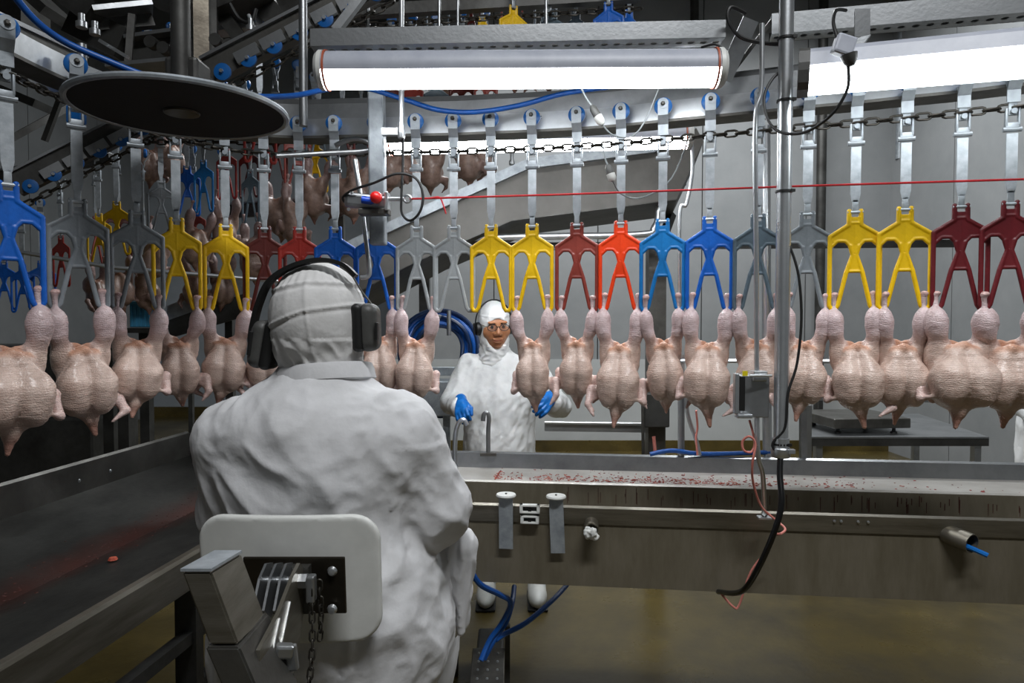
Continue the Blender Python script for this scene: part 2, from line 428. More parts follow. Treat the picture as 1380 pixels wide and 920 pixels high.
# chain of links
chain = thing('conveyor_chain', 'dark steel link chain running under the overhead rail', 'chain', (0, 2.42, ZCH))
def link_mesh(flat):
    L_, W_, r = 0.0205, 0.0095, 0.0036
    pts = []
    for s, cx in ((1, L_-W_), (-1, -(L_-W_))):
        for k in range(5):
            a = -math.pi/2+math.pi*k/4
            x = cx+s*W_*math.cos(a); y = s*W_*math.sin(a)
            pts.append((x, 0, y) if flat else (x, y, 0))
    return MB().tube(pts, r, 6, closed=True).mesh('link')
LM = [link_mesh(True), link_mesh(False)]
for m_ in LM: m_.materials.append(MATS['chain']); shade(m_)
def lay_links(path, pitch, parent, meshes=LM, scale=1.0):
    dist = 0.0; k = 0; nxt = 0.0
    for a, b in zip(path[:-1], path[1:]):
        seg = (b-a).length
        while nxt <= dist+seg:
            t = (nxt-dist)/seg; p = a.lerp(b, t); d = (b-a).normalized()
            o = bpy.data.objects.new('link', meshes[k % 2]); COL.objects.link(o)
            o.parent = parent; o.matrix_parent_inverse = wmat(parent).inverted()
            q = d.to_track_quat('X', 'Z'); o.rotation_mode = 'QUATERNION'; o.rotation_quaternion = q
            o.location = p; o.scale = (scale,)*3
            nxt += pitch; k += 1
        dist += seg
vis = [p for p in PATH if 1.35 < p.y and p.x < 1.75]
lay_links(at_z(vis, ZCH), 0.0335, chain)

# ------------------------------------------------------------------ shackles
def shackle_fn(p):
    x = np.abs(p[..., 0]); q = np.stack([x, p[..., 1]*1.15, p[..., 2]], -1)
    r = 0.0068
    d = cone(q, (0.069, 0, 0.012), (0.069, 0, 0.222), r, r)
    # U at the foot of each slot
    d = np.minimum(d, cone(q, (0.069, 0, 0.012), (0.063, 0, 0.001), r, r))
    d = np.minimum(d, cone(q, (0.063, 0, 0.001), (0.052, 0, 0.001), r, r))
    d = np.minimum(d, cone(q, (0.052, 0, 0.001), (0.045, 0, 0.012), r, r))
    # inner A legs
    d = np.minimum(d, cone(q, (0.045, 0, 0.012), (0.0225, 0, 0.112), r, r))
    d = np.minimum(d, cone(q, (0.0225, 0, 0.112), (0.0065, 0, 0.165), r, 0.005))
    d = np.minimum(d, cone(q, (0.0065, 0, 0.165), (0.012, 0, 0.192), 0.005, r))
    d = np.minimum(d, cone(q, (0.0, 0, 0.116), (0.02, 0, 0.116), r*0.8, r*0.8))
    # shoulder edges, neck
    d = np.minimum(d, cone(q, (0.069, 0, 0.222), (0.017, 0, 0.256), r, r))
    d = np.minimum(d, cone(q, (0.017, 0, 0.256), (0.0165, 0, 0.298), r, r))
    d = np.minimum(d, cone(q, (0.0, 0, 0.262), (0.017, 0, 0.262), r*0.8, r*0.8))
    d = np.minimum(d, cone(q, (0.0, 0, 0.200), (0.0, 0, 0.258), r*0.6, r*0.6))
    # arches over the two openings
    for (a, b) in (((0.012, 0.192), (0.026, 0.208)), ((0.026, 0.208), (0.048, 0.208)), ((0.048, 0.208), (0.065, 0.192))):
        d = np.minimum(d, cone(q, (a[0], 0, a[1]), (b[0], 0, b[1]), r*0.8, r*0.8))
    # webs
    th = np.abs(p[..., 1])-0.0028
    z = p[..., 2]
    top = 0.222+(0.069-x)/(0.052)*0.034; top = np.minimum(top, 0.262)
    arch = np.where(x < 0.04, 0.190+np.sqrt(np.clip(1-((x-0.038)/0.03)**2, 0, 1))*0.020-np.clip(0.012-x, 0, 1)*2, 0.190+np.sqrt(np.clip(1-((x-0.038)/0.03)**2, 0, 1))*0.020)
    d = np.minimum(d, np.maximum(np.maximum(x-0.017, np.abs(z-0.268)-0.012), th))
    plate = np.maximum(np.maximum(z-top, arch-z), np.maximum(x-0.069, th))
    hw = 0.0225-(z-0.112)/0.053*0.016
    tri = np.maximum(np.maximum(x-hw, np.abs(z-0.14)-0.028), th)
    return np.minimum(d, np.minimum(plate, tri))
SHK = sdf_mesh('frame', shackle_fn, (-0.08, -0.009, -0.008), (0.08, 0.009, 0.308), 0.0021)
SHK_LO = sdf_mesh('frame', shackle_fn, (-0.08, -0.01, -0.008), (0.08, 0.01, 0.308), 0.0036)
def hanger_mesh(zt=0.50):
    m = MB()
    m.box((0, 0, 0.292+0.02), (0.017, 0.006, 0.04), bev=0.002)
    poly = [(-0.009, -0.003, 0.325), (-0.014, -0.003, 0.35), (-0.014, -0.003, zt-0.01), (0.014, -0.003, zt-0.01), (0.014, -0.003, 0.35), (0.009, -0.003, 0.325)]
    m.prism(poly, (0, 0.006, 0))
    m.tube([(-0.022, 0, 0.294), (0.022, 0, 0.294)], 0.0055, 8)
    return m.mesh('hanger_bar')
def swivel_mesh(z=0.505):
    m = MB()
    m.box((0, 0, z+0.004), (0.036, 0.012, 0.022), bev=0.003)
    m.box((-0.0155, 0, z+0.03), (0.006, 0.014, 0.05), bev=0.002); m.box((0.0155, 0, z+0.03), (0.006, 0.014, 0.05), bev=0.002)
    m.tube([(-0.023, 0, z-0.004), (0.023, 0, z-0.004)], 0.007, 8)
    m.lathe([(0, -0.014), (0.008, -0.014), (0.008, 0.012), (0, 0.012)], (0, 0, z+0.045), (0, 1, 0), 10)
    m.box((0, 0.001, z+0.06), (0.022, 0.009, 0.05), bev=0.002)
    return m.mesh('swivel')
def bracket_mesh():
    m = MB(); z0 = ZWH-ZSB
    pr = [(-0.006, 0.575), (-0.006, 0.61), (-0.026, 0.635), (-0.03, z0+0.005)]
    for (a, b) in zip(pr[:-1], pr[1:]):
        m.bar((0, a[0], a[1]), (0, b[0], b[1]+0.003), 0.033, 0.005, (0, 1, 0))
    m.lathe([(0, -0.0025), (0.0175, -0.0025), (0.0175, 0.0025), (0, 0.0025)], (0, -0.03, z0+0.006), (0, 1, 0), 16)
    pr2 = [(0.004, 0.59), (0.02, 0.63), (0.03, 0.645)]
    for (a, b) in zip(pr2[:-1], pr2[1:]):
        m.bar((0, a[0], a[1]), (0, b[0], b[1]), 0.016, 0.004, (0, 1, 0))
    return m.mesh('trolley_bracket')
z0 = ZWH-ZSB
HM, SM, BM_ = hanger_mesh(), swivel_mesh(), bracket_mesh()
WM = MB().lathe([(0, -0.010), (0.021, -0.010), (0.029, -0.004), (0.029, 0.006), (0.023, 0.011), (0, 0.011)], (0, 0.012-0.025, z0), (0, 1, 0), 22).mesh('wheel')
OM = MB().lathe([(0, -0.008), (0.004, -0.008), (0.0075, -0.005), (0.0075, 0.0), (0, 0.0)], (0, -0.0325, z0+0.004), (0, 1, 0), 6).mesh('axle_bolt')
for me, mm in ((HM, 'galv_bar'), (SM, 'galv'), (BM_, 'galv'), (WM, 'wheel_blue'), (OM, 'steel_dark')): me.materials.append(MATS[mm]); shade(me)
FRM = {}
def frame_mesh(c, lo=False):
    k = (c, lo)
    if k not in FRM:
        me = (SHK_LO if lo else SHK).copy(); me.materials.append(MATS['sh_'+c]); FRM[k] = me
    return FRM[k]
def shackle(loc, yaw, colour, label, group, lo=False, tilt=0.0, trolley=True, scale=1.0):
    t = thing('shackle', label, 'shackle', loc, group, yaw); t.scale = (scale,)*3
    if tilt: t.rotation_euler = (0, tilt, yaw)
    parts = [('frame', frame_mesh(colour, lo)), ('hanger_bar', HM), ('swivel', SM)]
    if trolley: parts += [('trolley_bracket', BM_), ('wheel', WM), ('axle_bolt', OM)]
    for n_, me in parts:
        o = bpy.data.objects.new(n_, me); COL.objects.link(o); o.parent = t
    return t
SHL = [
 'bright blue shackle at the left edge of the photo, nearest the camera',
 'grey shackle beside the blue one at the left edge',
 'shiny grey shackle between a dull grey and a yellow shackle',
 'yellow shackle just right of the two grey ones on the left',
 'yellow shackle just left of the seated worker\'s hood, beside a dark red one',
 'dark maroon shackle above the seated worker\'s left ear cup',
 'brick red shackle directly above the seated worker\'s hood',
 'blue shackle above the right side of the seated worker\'s hood',
 'blue shackle right of the seated worker\'s hood, below the red switch knob',
 'pale grey shackle above the blue hose coil, holding a carcass',
 'empty pale grey shackle with no bird hanging on it',
 'empty yellow shackle above the standing worker\'s head',
 'yellow shackle right of the empty yellow one, holding a thin carcass',
 'reddish brown shackle between a yellow and an orange one',
 'bright orange shackle, the only orange one on the line',
 'teal blue shackle right next to the orange one',
 'royal blue shackle left of the slate grey one behind the thin rod',
 'slate grey shackle behind the thin bent rod',
 'grey shackle just right of the thick steel pole',
 'yellow shackle right of the steel pole, left one of the pair',
 'yellow shackle touching the burgundy one on its right',
 'burgundy shackle between a yellow one and the last shackle on the right',
 'burgundy shackle cut by the right edge of the photo']
for i, (x, d, c, a) in enumerate(SH):
    tl = [3, 6, 5, 3, 2, 1, 1, 1, 1, 0, 0, 0, 0, 0, 0, 0, 0, -1, 0, 0, 1, 0, 1][i]
    t = shackle((PTS[i].x, PTS[i].y, ZSB), R(a), c, SHL[i], 'shackles along the front of the conveyor line')

# ------------------------------------------------------------------ chickens
def lmix(a, b, t): return a[None, :]*(1-t[:, None])+b[None, :]*t[:, None]
CB, CD, CO, CN, CW = [np.array(lin(h)[:3], np.float32) for h in ('#dcc9bf', '#d8c8cd', '#d6a88e', '#cda294', '#e2cac9')]
def chicken_mesh(seed, fat=1.0, legw=1.0, h=0.0042):
    rg = random.Random(seed); u = rg.uniform
    nb = (u(-.02, .02), u(-.02, .0), u(-.352, -.332))
    wings = []
    for s in (-1, 1):
        mode = rg.choice(('fold', 'out', 'down', 'out'))
        sh = (s*0.050*fat, 0.014, -0.245); x0 = 0.066*fat
        if mode == 'fold': el, wr, tp = (s*(x0+.012), 0.014, -0.215), (s*(x0+.018), -0.012, -0.268), (s*(x0-.004), -0.034, -0.262)
        elif mode == 'out': el, wr, tp = (s*(x0+.024), -0.006, -0.238), (s*(x0+.030), -0.036, -0.280), (s*(x0+.008), -0.046, -0.312)
        else: el, wr, tp = (s*(x0+.014), 0.010, -0.262), (s*(x0+.026), -0.008, -0.292), (s*(x0-.014), -0.022, -0.316)
        wings.append((sh, el, wr, tp))
    dk = [u(-.006, .006) for _ in range(4)]
    def parts(p):
        legs = None
        for i, s in enumerate((-1, 1)):
            kn = (s*(0.054*min(fat, 1.0)+dk[i]*.5), -0.004, -0.074+dk[i+2])
            l = cone(p, (s*0.0550, 0, 0.016), (s*0.0550, 0, 0.042), 0.0070, 0.0080)
            l = smin(l, ell(p, (s*0.0550+.003, -0.001, 0.046), (0.0115, 0.010, 0.008)), 0.006)
            l = smin(l, ell(p, (s*0.0570, -0.004, -0.040), (0.0265*legw, 0.0275*legw, 0.046)), 0.014)
            l = smin(l, cone(p, (s*0.0565, -0.004, -0.03), kn, 0.018*legw, 0.018*legw), 0.012)
            th = cone(p, kn, (s*0.032*fat, 0.028, -0.155), 0.017*legw, 0.032*legw)
            th = smin(th, ell(p, (s*0.043*fat, 0.028, -0.130), (0.021*legw, 0.032*legw, 0.046)), 0.015)
            l = smin(l, th, 0.014)
            legs = l if legs is None else np.minimum(legs, l)
        b = ell(p, (0, 0.008, -0.210), (0.061*fat, 0.062*fat, 0.082))
        b = smin(b, cone(p, (0, 0.0, -0.135), (0, 0, -0.18), 0.030*fat, 0.046*fat), 0.02)
        for s in (-1, 1):
            lb = ell(p, (s*0.029*fat, -0.030, -0.222), (0.038*fat, 0.043*fat, 0.068))
            lb = smin(lb, cone(p, (s*0.018*fat, -0.024, -0.144), (s*0.028*fat, -0.032, -0.200), 0.021*fat, 0.038*fat), 0.02)
            b = smin(b, lb, 0.006)
        b = smin(b, ell(p, (0, 0.010, -0.268), (0.046*fat, 0.040, 0.030)), 0.02)
        n = cone(p, (0, 0.0, -0.270), (nb[0]*.5, nb[1]*.5-.004, -0.302), 0.036, 0.017)
        n = smin(n, cone(p, (nb[0]*.5, nb[1]*.5-.004, -0.302), nb, 0.016, 0.006), 0.012)
        fl = cone(p, (-0.024*fat, -0.016, -0.122), (0.0, -0.026, -0.110), 0.009, 0.008)
        fl = smin(fl, cone(p, (0.0, -0.026, -0.110), (0.024*fat, -0.016, -0.122), 0.008, 0.009), 0.010)
        fl = smin(fl, ell(p, (-0.014, 0.012, -0.104), (0.013, 0.012, 0.012)), 0.006)
        fl = smin(fl, ell(p, (0.015, 0.010, -0.107), (0.012, 0.012, 0.012)), 0.006)
        wg = None
        for sh, el, wr, tp in wings:
            q = cone(p, sh, el, 0.021, 0.0150)
            q = smin(q, cone(p, el, wr, 0.0130, 0.010), 0.008)
            q = smin(q, cone(p, wr, tp, 0.0095, 0.0042), 0.006)
            md = tuple((np.array(sh)+np.array(el))/2); q2 = tuple((np.array(el)+np.array(wr))/2+np.array((0, .004, -.004)))
            q = smin(q, cone(p, md, q2, 0.010, 0.007), 0.012)
            q = smin(q, cone(p, sh, wr, 0.008, 0.004), 0.010)
            q = smin(q, cone(p, wr, tuple(np.array(tp)*.6+np.array(wr)*.4+np.array((.006, .008, .0))), 0.008, 0.005), 0.006)
            wg = q if wg is None else np.minimum(wg, q)
        return legs, b, n, fl, wg
    def fn(p):
        legs, b, n, fl, wg = parts(p)
        d = smin(b, fl, 0.018); d = smin(d, legs, 0.013); d = smin(d, n, 0.014); d = smin(d, wg, 0.010)
        d = smax(d, -ell(p, (0, -0.004, -0.106), (0.022*fat, 0.013, 0.030)), 0.006)
        for s in (-1, 1):  # crease between thigh and breast
            d = smax(d, -cone(p, (s*0.034*fat, -0.044, -0.124), (s*0.062*fat, -0.028, -0.190), 0.0045, 0.003), 0.009)
        return d
    def colr(V):
        legs, b, n, fl, wg = parts(V)
        z = V[:, 2]
        t = np.clip((z+0.115)/0.05, 0, 1); c = lmix(CB, CD, t)
        cav = np.clip(1-np.maximum(fl, 0)/0.012, 0, 1)*np.clip((z+0.138)/0.02, 0, 1)*np.clip(legs/0.006, 0, 1); c = c*(1-cav[:, None])+CO*cav[:, None]
        ne = np.clip((-0.297-z)/0.03, 0, 1)*(n < 0.012); c = c*(1-ne[:, None])+CN*ne[:, None]
        wi = np.clip(1-np.maximum(wg, 0)/0.008, 0, 1)*(b > 0.008); c = c*(1-wi[:, None]*.7)+CW*wi[:, None]*.7
        kn = np.clip((z-0.036)/0.012, 0, 1); c = c*(1-kn[:, None]*.5)+np.array(lin('#d9a79a')[:3], np.float32)*kn[:, None]*.5
        return c
    sd = seed*3.7
    def disp(v, n):
        q = Vector(v)*26+Vector((sd, 0, 0)); a = mnoise.noise(q)*0.0024
        a += mnoise.noise(Vector((v[0]*45, v[1]*45, v[2]*150))+Vector((0, sd, 0)))*0.0009
        return a
    return sdf_mesh('carcass', fn, (-0.15, -0.098, -0.372), (0.15, 0.098, 0.062), h, disp, colr)
CHK = [chicken_mesh(s, f, l) for s, f, l in ((1, .96, 1.0), (2, 1.05, 1.05), (5, 0.84, .92), (4, 1.0, 1.0), (8, 1.14, 1.12), (11, 0.9, .96))]
for me in CHK: me.materials.append(MATS['chicken'])
CHL = { # shackle index: (variant, width scale, height scale, extra yaw, label)
 0: (4, 1.03, 1.02, 10, 'large plucked chicken cut by the left edge of the photo'),
 1: (1, 1.03, 1.03, 12, 'big plucked chicken on the dull grey shackle, second from the left'),
 2: (3, 1.0, .95, 0, 'smooth plump chicken on the shiny grey shackle'),
 3: (2, 1.02, .96, 0, 'narrow chicken behind its neighbours on the first yellow shackle from the left'),
 4: (0, 1.05, .96, 0, 'plucked chicken left of the seated worker\'s ear cup'),
 5: (3, 1.0, .96, 0, 'plucked chicken mostly hidden behind the left ear cup'),
 6: (5, 1.0, 1.0, 0, 'plucked chicken hidden behind the left side of the white hood'),
 7: (0, .95, .98, 0, 'plucked chicken hidden behind the right side of the white hood'),
 8: (5, 1.0, .98, 0, 'plucked chicken peeking out behind the right ear cup'),
 9: (0, .98, 1.05, 0, 'chicken hanging in front of the blue hose coil with its wing spread'),
 12: (2, .97, 1.04, -6, 'thin chicken in front of the standing worker\'s chest'),
 13: (2, .96, 1.0, 0, 'slim chicken under the reddish brown shackle'),
 14: (3, 1.02, 1.14, 0, 'chicken with a long dangling neck under the orange shackle'),
 15: (5, .95, 1.03, 8, 'chicken under the teal blue shackle'),
 16: (1, .98, 1.07, 10, 'plump chicken under the royal blue shackle left of the thin rod'),
 17: (0, 1.0, 1.0, 0, 'chicken behind the thin rod and its steel switch box'),
 18: (3, .95, 1.0, 5, 'chicken half covered by the thick steel pole and black cable'),
 19: (1, .98, 1.02, 0, 'plump chicken under the left yellow shackle of the right hand pair'),
 20: (4, .92, 1.0, 0, 'chicken under the yellow shackle beside the burgundy ones'),
 21: (4, 1.12, .98, 5, 'largest round breasted chicken, second from the right edge'),
 22: (4, 1.08, .98, 0, 'chicken cut by the right edge of the photo with its wing lifted')}
for i, (v, sx, sz, ya, lb) in CHL.items():
    x, d, c, a = SH[i]
    o = bpy.data.objects.new('chicken_carcass', CHK[v]); COL.objects.link(o)
    o.location = (PTS[i].x, PTS[i].y, ZSB); o.rotation_euler = (R({19: -4, 20: 6, 21: -7, 22: 6, 15: 6, 16: -4, 14: -3, 17: 4, 18: 0, 3: 9, 4: -2, 2: -4, 1: 3, 0: -3}.get(i, [0, 2, -2, 3, 1][i % 5])), R([1, -3, 2, -1, 3, -2, 0][i % 7]), R(a+ya*.4)); o.scale = (sx, sx, sz)
    tag(o, lb, 'chicken', 'chickens hanging on the front conveyor line')

# ================================================================== LAMPS
def tube_lamp(name, label, a, b, r, power, cover=True):
    a, b = Vector(a), Vector(b); ax = (b-a).normalized(); c = (a+b)/2; L_ = (b-a).length
    t = thing(name, label, 'lamp', c)
    side = Vector((0, 0, 1)).cross(ax).normalized(); up = ax.cross(side)
    m = bpy.data.materials.new('lamp_tube'); m.use_nodes = True
    bs = m.node_tree.nodes['Principled BSDF']; bs.inputs['Base Color'].default_value = (1, 1, 1, 1)
    bs.inputs['Emission Color'].default_value = (0.93, 0.97, 1, 1); bs.inputs['Emission Strength'].default_value = power
    bs.inputs['Roughness'].default_value = 0.4
    def arc(a0, a1, n, rr):
        return [(math.cos(a0+(a1-a0)*k/n)*rr, math.sin(a0+(a1-a0)*k/n)*rr) for k in range(n+1)]
    def shell(prof, m_, nm):
        mb = MB(); A = [mb.bm.verts.new(a+side*x+up*y) for x, y in prof]; B = [mb.bm.verts.new(b+side*x+up*y) for x, y in prof]
        n = len(prof)
        for k in range(n): mb.bm.faces.new((A[k], A[(k+1) % n], B[(k+1) % n], B[k]))
        mb.bm.faces.new(A); mb.bm.faces.new(B[::-1])
        o = mb.build(nm, m_, t); shade(o.data, 30); return o
    lowp = arc(R(180+16), R(360-16), 18, r)
    shell(lowp, m, 'diffuser')
    upp = arc(R(-16), R(180+16), 18, r*0.995)
    shell(upp, 'housing', 'housing')
    for e, s in ((a, -1), (b, 1)):
        MB().lathe([(0, -0.002), (r*1.06, -0.002), (r*1.06, 0.01), (r*0.9, 0.02), (0, 0.02)], e, ax*s, 32).build('end_cap', 'white_plastic', t, True)
        MB().lathe([(r*1.0, 0), (r*1.075, 0), (r*1.075, 0.006), (r*1.0, 0.006)], e-ax*s*0.012, ax*s, 32).build('seal_ring', 'orange_ring', t, True)
    return t
tube_lamp('tube_lamp', 'long round fluorescent lamp with orange seal rings over the middle of the line', P(437, 95, 2.02), P(967, 92, 2.0), 0.054, LAMP1)
tube_lamp('tube_lamp', 'fluorescent lamp glowing behind the link chain and the trolleys', P(524, 192, 2.80), P(926, 183, 2.74), 0.05, LAMP3)
# right hand lamp: angular housing
a, b = P(1090, 104, 1.86), P(1500, 68, 1.62)
t = thing('batten_lamp', 'boxy grey batten lamp with glowing underside at the upper right', 'lamp', (a+b)/2)
ax = (b-a).normalized(); side = Vector((0, 0, 1)).cross(ax).normalized(); up = ax.cross(side)
def ext(prof, nm, m_, parent, A=a, B=b):
    return MB().prism([A+side*x+up*y for x, y in prof], B-A).build(nm, m_, parent)
ext([(-0.062, 0.012), (-0.05, 0.05), (-0.03, 0.066), (0.03, 0.066), (0.05, 0.05), (0.062, 0.012)], 'housing', 'housing', t)
m = MATS['opal'].copy(); m.name = 'lamp_diffuser'; m.node_tree.nodes['Principled BSDF'].inputs['Emission Strength'].default_value = LAMP2
m.node_tree.nodes['Principled BSDF'].inputs['Emission Color'].default_value = (0.9, 0.97, 1, 1)
ext([(-0.06, 0.011), (-0.052, -0.022), (-0.034, -0.04), (0.034, -0.04), (0.052, -0.022), (0.06, 0.011)], 'diffuser', m, t)
ext([(-0.064, -0.0), (-0.056, -0.03), (-0.036, -0.044), (0.036, -0.044), (0.056, -0.03), (0.064, -0.0), (0.064, 0.02), (0.05, 0.055), (0.03, 0.069), (-0.03, 0.069), (-0.05, 0.055), (-0.064, 0.02)],
    'end_cap', 'dgrey', t, a-ax*0.028, a)
# connector and its cable loop
c = P(1137, 62, 1.72)
t2 = thing('lamp_connector', 'grey angular cable connector with a black lead on the batten lamp', 'connector', c)
MB().box(c, (0.05, 0.03, 0.05), Matrix.Rotation(R(18), 3, 'Y'), 0.006).build('plug_body', 'housing', t2)
MB().lathe([(0.021, 0), (0.016, 0.02), (0.008, 0.03), (0, 0.03)], c+Vector((0.012, -0.002, -0.022)), (0.25, 0, -1), 14).build('gland', 'dgrey', t2, True)
pts = [P(1143, 88, 1.72), P(1142, 120, 1.73), P(1120, 155, 1.76), P(1085, 178, 1.82), P(1052, 178, 1.88), P(1034, 160, 1.92), P(1030, 130, 1.95), P(1042, 105, 1.97), P(1060, 92, 1.98)]
MB().tube(crom(pts, 6), 0.0042, 8).build('lead', 'black', t2, True)
pts = [P(1128, 50, 1.72), P(1123, 30, 1.75), P(1127, 14, 1.8), P(1140, 14, 1.86)]
MB().tube(crom(pts, 6), 0.0045, 8).build('lead', 'black', t2, True)

# ------------------------------------------------------------------ perforated channels
def perf_channel(name, label, a, b, hface, depth, pitch=0.0377, hr=0.0105):
    a, b = Vector(a), Vector(b); t = thing(name, label, 'channel', a)
    d = (b-a).normalized(); L_ = (b-a).length; bk = Vector((0, 0, 1)).cross(d).normalized(); upv = Vector((0, 0, 1))
    m = MB()
    m.prism([a, a+upv*hface, a+upv*hface+bk*0.003, a+bk*0.003], d*L_)
    m.prism([a+upv*hface, a+upv*(hface+.003), a+upv*(hface+.003)+bk*depth*.5, a+upv*hface+bk*depth*.5], d*L_)
    m.build('face', 'steel', t)
    # perforated underside, real holes
    mb = MB(); n = int(L_/pitch); pw = L_/n
    for k in range(n):
        o_ = a+d*(k*pw); c_ = o_+d*pw/2+bk*depth*0.5
        for zz in (0.0, 0.0025):
            out = [o_, o_+d*pw/2, o_+d*pw, o_+d*pw+bk*depth/2, o_+d*pw+bk*depth, o_+d*pw/2+bk*depth, o_+bk*depth, o_+bk*depth/2]
            inn = [c_+(d*(q.x)+bk*(q.y))*hr for q in [Vector((-.75, -.75)), Vector((0, -1)), Vector((.75, -.75)), Vector((1, 0)), Vector((.75, .75)), Vector((0, 1)), Vector((-.75, .75)), Vector((-1, 0))]]
            ov = [mb.bm.verts.new(p_+upv*zz) for p_ in out]; iv = [mb.bm.verts.new(p_+upv*zz) for p_ in inn]
            for q in range(8): mb.bm.faces.new((ov[q], ov[(q+1) % 8], iv[(q+1) % 8], iv[q]))
    mb.build('perforated_flange', 'steel', t)
    m = MB()
    m.prism([a+bk*depth, a+bk*(depth+.003), a+bk*(depth+.003)+upv*hface*.5, a+bk*depth+upv*hface*.5], d*L_).build('back_lip', 'steel_dim', t)
    return t
perf_channel('perforated_channel', 'perforated steel channel right above the round tube lamp', P(418, 62, 2.1), P(978, 50, 2.1), 0.05, 0.075)
perf_channel('perforated_channel', 'perforated steel channel above the batten lamp at the upper right', P(1040, 46, 2.12), P(1480, 8, 1.92), 0.06, 0.065)
t = thing('bracket', 'bent steel strip bracket hung on the upper right channel', 'bracket', P(1160, 40, 2.02))
MB().bar(P(1162, 12, 2.0), P(1162, 50, 2.0), 0.045, 0.004, (0, 1, 0)).bar(P(1162, 50, 2.0), P(1152, 62, 1.9), 0.045, 0.004, (0, 0, 1)).build('strip', 'steel', t)
t = thing('brace', 'slanted perforated steel strut between the two ceiling channels', 'brace', P(985, 60, 2.12))
MB().bar(P(1012, 26, 2.1), P(975, 108, 2.16), 0.05, 0.006, (0, 1, 0)).build('strut', 'steel', t)
MB().bar(P(1046, 20, 2.14), P(985, 100, 2.2), 0.012, 0.03, (0, 1, 0)).build('rail', 'steel_dim', t)
MB().tube(crom([P(1005, 18, 2.06), P(985, 10, 2.05), P(982, 28, 2.05), P(998, 50, 2.05), P(1030, 58, 2.05), P(1053, 60, 2.02)], 6), 0.006, 8).build('cable', 'black', t, True)
MB().tube(crom([P(945, 64, 2.04), P(965, 60, 2.02), P(980, 72, 2.02), P(974, 78, 2.04)], 6), 0.0035, 8).build('cable', 'black', t, True)

# ================================================================== POLES AND RODS
def pole(name, label, pts, r, m_='steel_bright', n=12, cat='pole'):
    return tag(MB().tube(pts, r, n).build(name, m_, None, True), label, cat)
t = thing('steel_pole', 'thick round steel pole with black cable ties right of the middle', 'pole', P(1052, 612, 1.98))
MB().tube([P(1061, -60, 1.96), P(1052, 598, 1.96)], 0.0205, 20).build('tube', 'steel_bright', t, True)
for y in (52, 136, 258, 598):
    c = P(1060-(y/600)*8, y, 1.96); MB().lathe([(0.0205, -0.003), (0.024, -0.003), (0.024, 0.003), (0.0205, 0.003)], c, (0, 0, 1), 16).build('cable_tie', 'black', t, True)
    MB().box(c+Vector((0.018, -0.018, 0)), (0.012, 0.008, 0.008)).build('tie_head', 'black', t)
c = P(1052, 604, 1.96)
MB().lathe([(0, -0.025), (0.024, -0.025), (0.027, -0.02), (0.027, 0.0), (0.0235, 0.004), (0.0235, 0.03), (0.02, 0.03)], c, (0, 0, 1), 18).build('hose_clamp', 'steel_bright', t, True)
MB().box(c+Vector((0.022, -0.02, -0.005)), (0.02, 0.016, 0.014), None, 0.002).build('clamp_screw', 'steel_bright', t)
pts = [P(1052, 612, 1.95), P(1051, 640, 1.93), P(1053, 680, 1.9), P(1042, 720, 1.9), P(1022, 765, 1.93), P(1005, 792, 1.98), P(990, 799, 2.06), P(968, 797, 2.2)]
tag(MB().tube(crom(pts, 6), 0.0085, 10).build('black_hose', 'black_gloss', None, True), 'thick black hose hanging from the pole down the trough front', 'hose')
t = thing('cable', 'thin black cable curving down past the chickens beside the pole', 'cable', P(1052, 575, 1.94))
MB().tube(crom([P(1064, 330, 1.95), P(1076, 370, 1.94), P(1080, 430, 1.94), P(1074, 490, 1.94), P(1062, 530, 1.94), P(1058, 575, 1.94), P(1042, 596, 1.95), P(1044, 606, 1.95), P(1052, 604, 1.95)], 6), 0.004, 8).build('cable_run', 'black', t, True)
pole('bent_rod', 'thin steel rod with slight bends standing on the trough rim', crom([P(1027, 32, 2.0), P(1026, 120, 2.0), P(1018, 165, 2.0), P(1019, 330, 2.0), P(1020, 500, 2.0), P(1021, 605, 2.0), P(1028, 640, 2.03), P(1030, 694, 2.1)], 8), 0.0072)
pole('steel_post', 'tall round post at the upper left beside the black disc', [P(408, -60, 2.35), P(409, 170, 2.35)], 0.0145, 'steel')
pole('hanger_rod', 'thin vertical rod behind the tube lamp left of centre', [P(541, -60, 2.2), P(541, 168, 2.2)], 0.0085, 'steel_bright')
t = thing('turnbuckle', 'small bright steel clevis at the end of the thin hanger rod', 'fitting', P(541, 180, 2.2))
MB().lathe([(0, -0.02), (0.011, -0.02), (0.013, 0), (0.010, 0.03), (0, 0.03)], P(541, 178, 2.2), (0, 0, 1), 12).build('clevis', 'steel_bright', t, True)
MB().bar(P(515, 178, 2.24), P(540, 178, 2.24), 0.025, 0.022).build('arm', 'steel_bright', t)
tag(MB().bar(P(507, 90, 2.33), P(510, 330, 2.33), 0.054, 0.05, (0, 1, 0), 0.006).build('square_post', 'galv', None), 'pale square steel post right of the red switch knob', 'post')
pole('angled_rod', 'bright bent rod below the switch, ending in a hook', crom([P(478, 215, 2.36), P(482, 240, 2.36), P(488, 280, 2.36), P(494, 330, 2.36), P(498, 362, 2.36), P(496, 372, 2.36), P(486, 374, 2.36)], 6), 0.008, 'steel_bright', cat='rod')
t = thing('guide_bar', 'round guide bar with a curled end under the rail by the black disc', 'guide rail', P(440, 208, 2.4))
MB().tube(crom([P(372, 210, 2.25), P(430, 207, 2.33), P(494, 203, 2.36), P(500, 195, 2.36), P(488, 188, 2.36), P(470, 188, 2.37), P(452, 196, 2.38)], 6), 0.0085, 10).build('bar', 'steel', t, True)
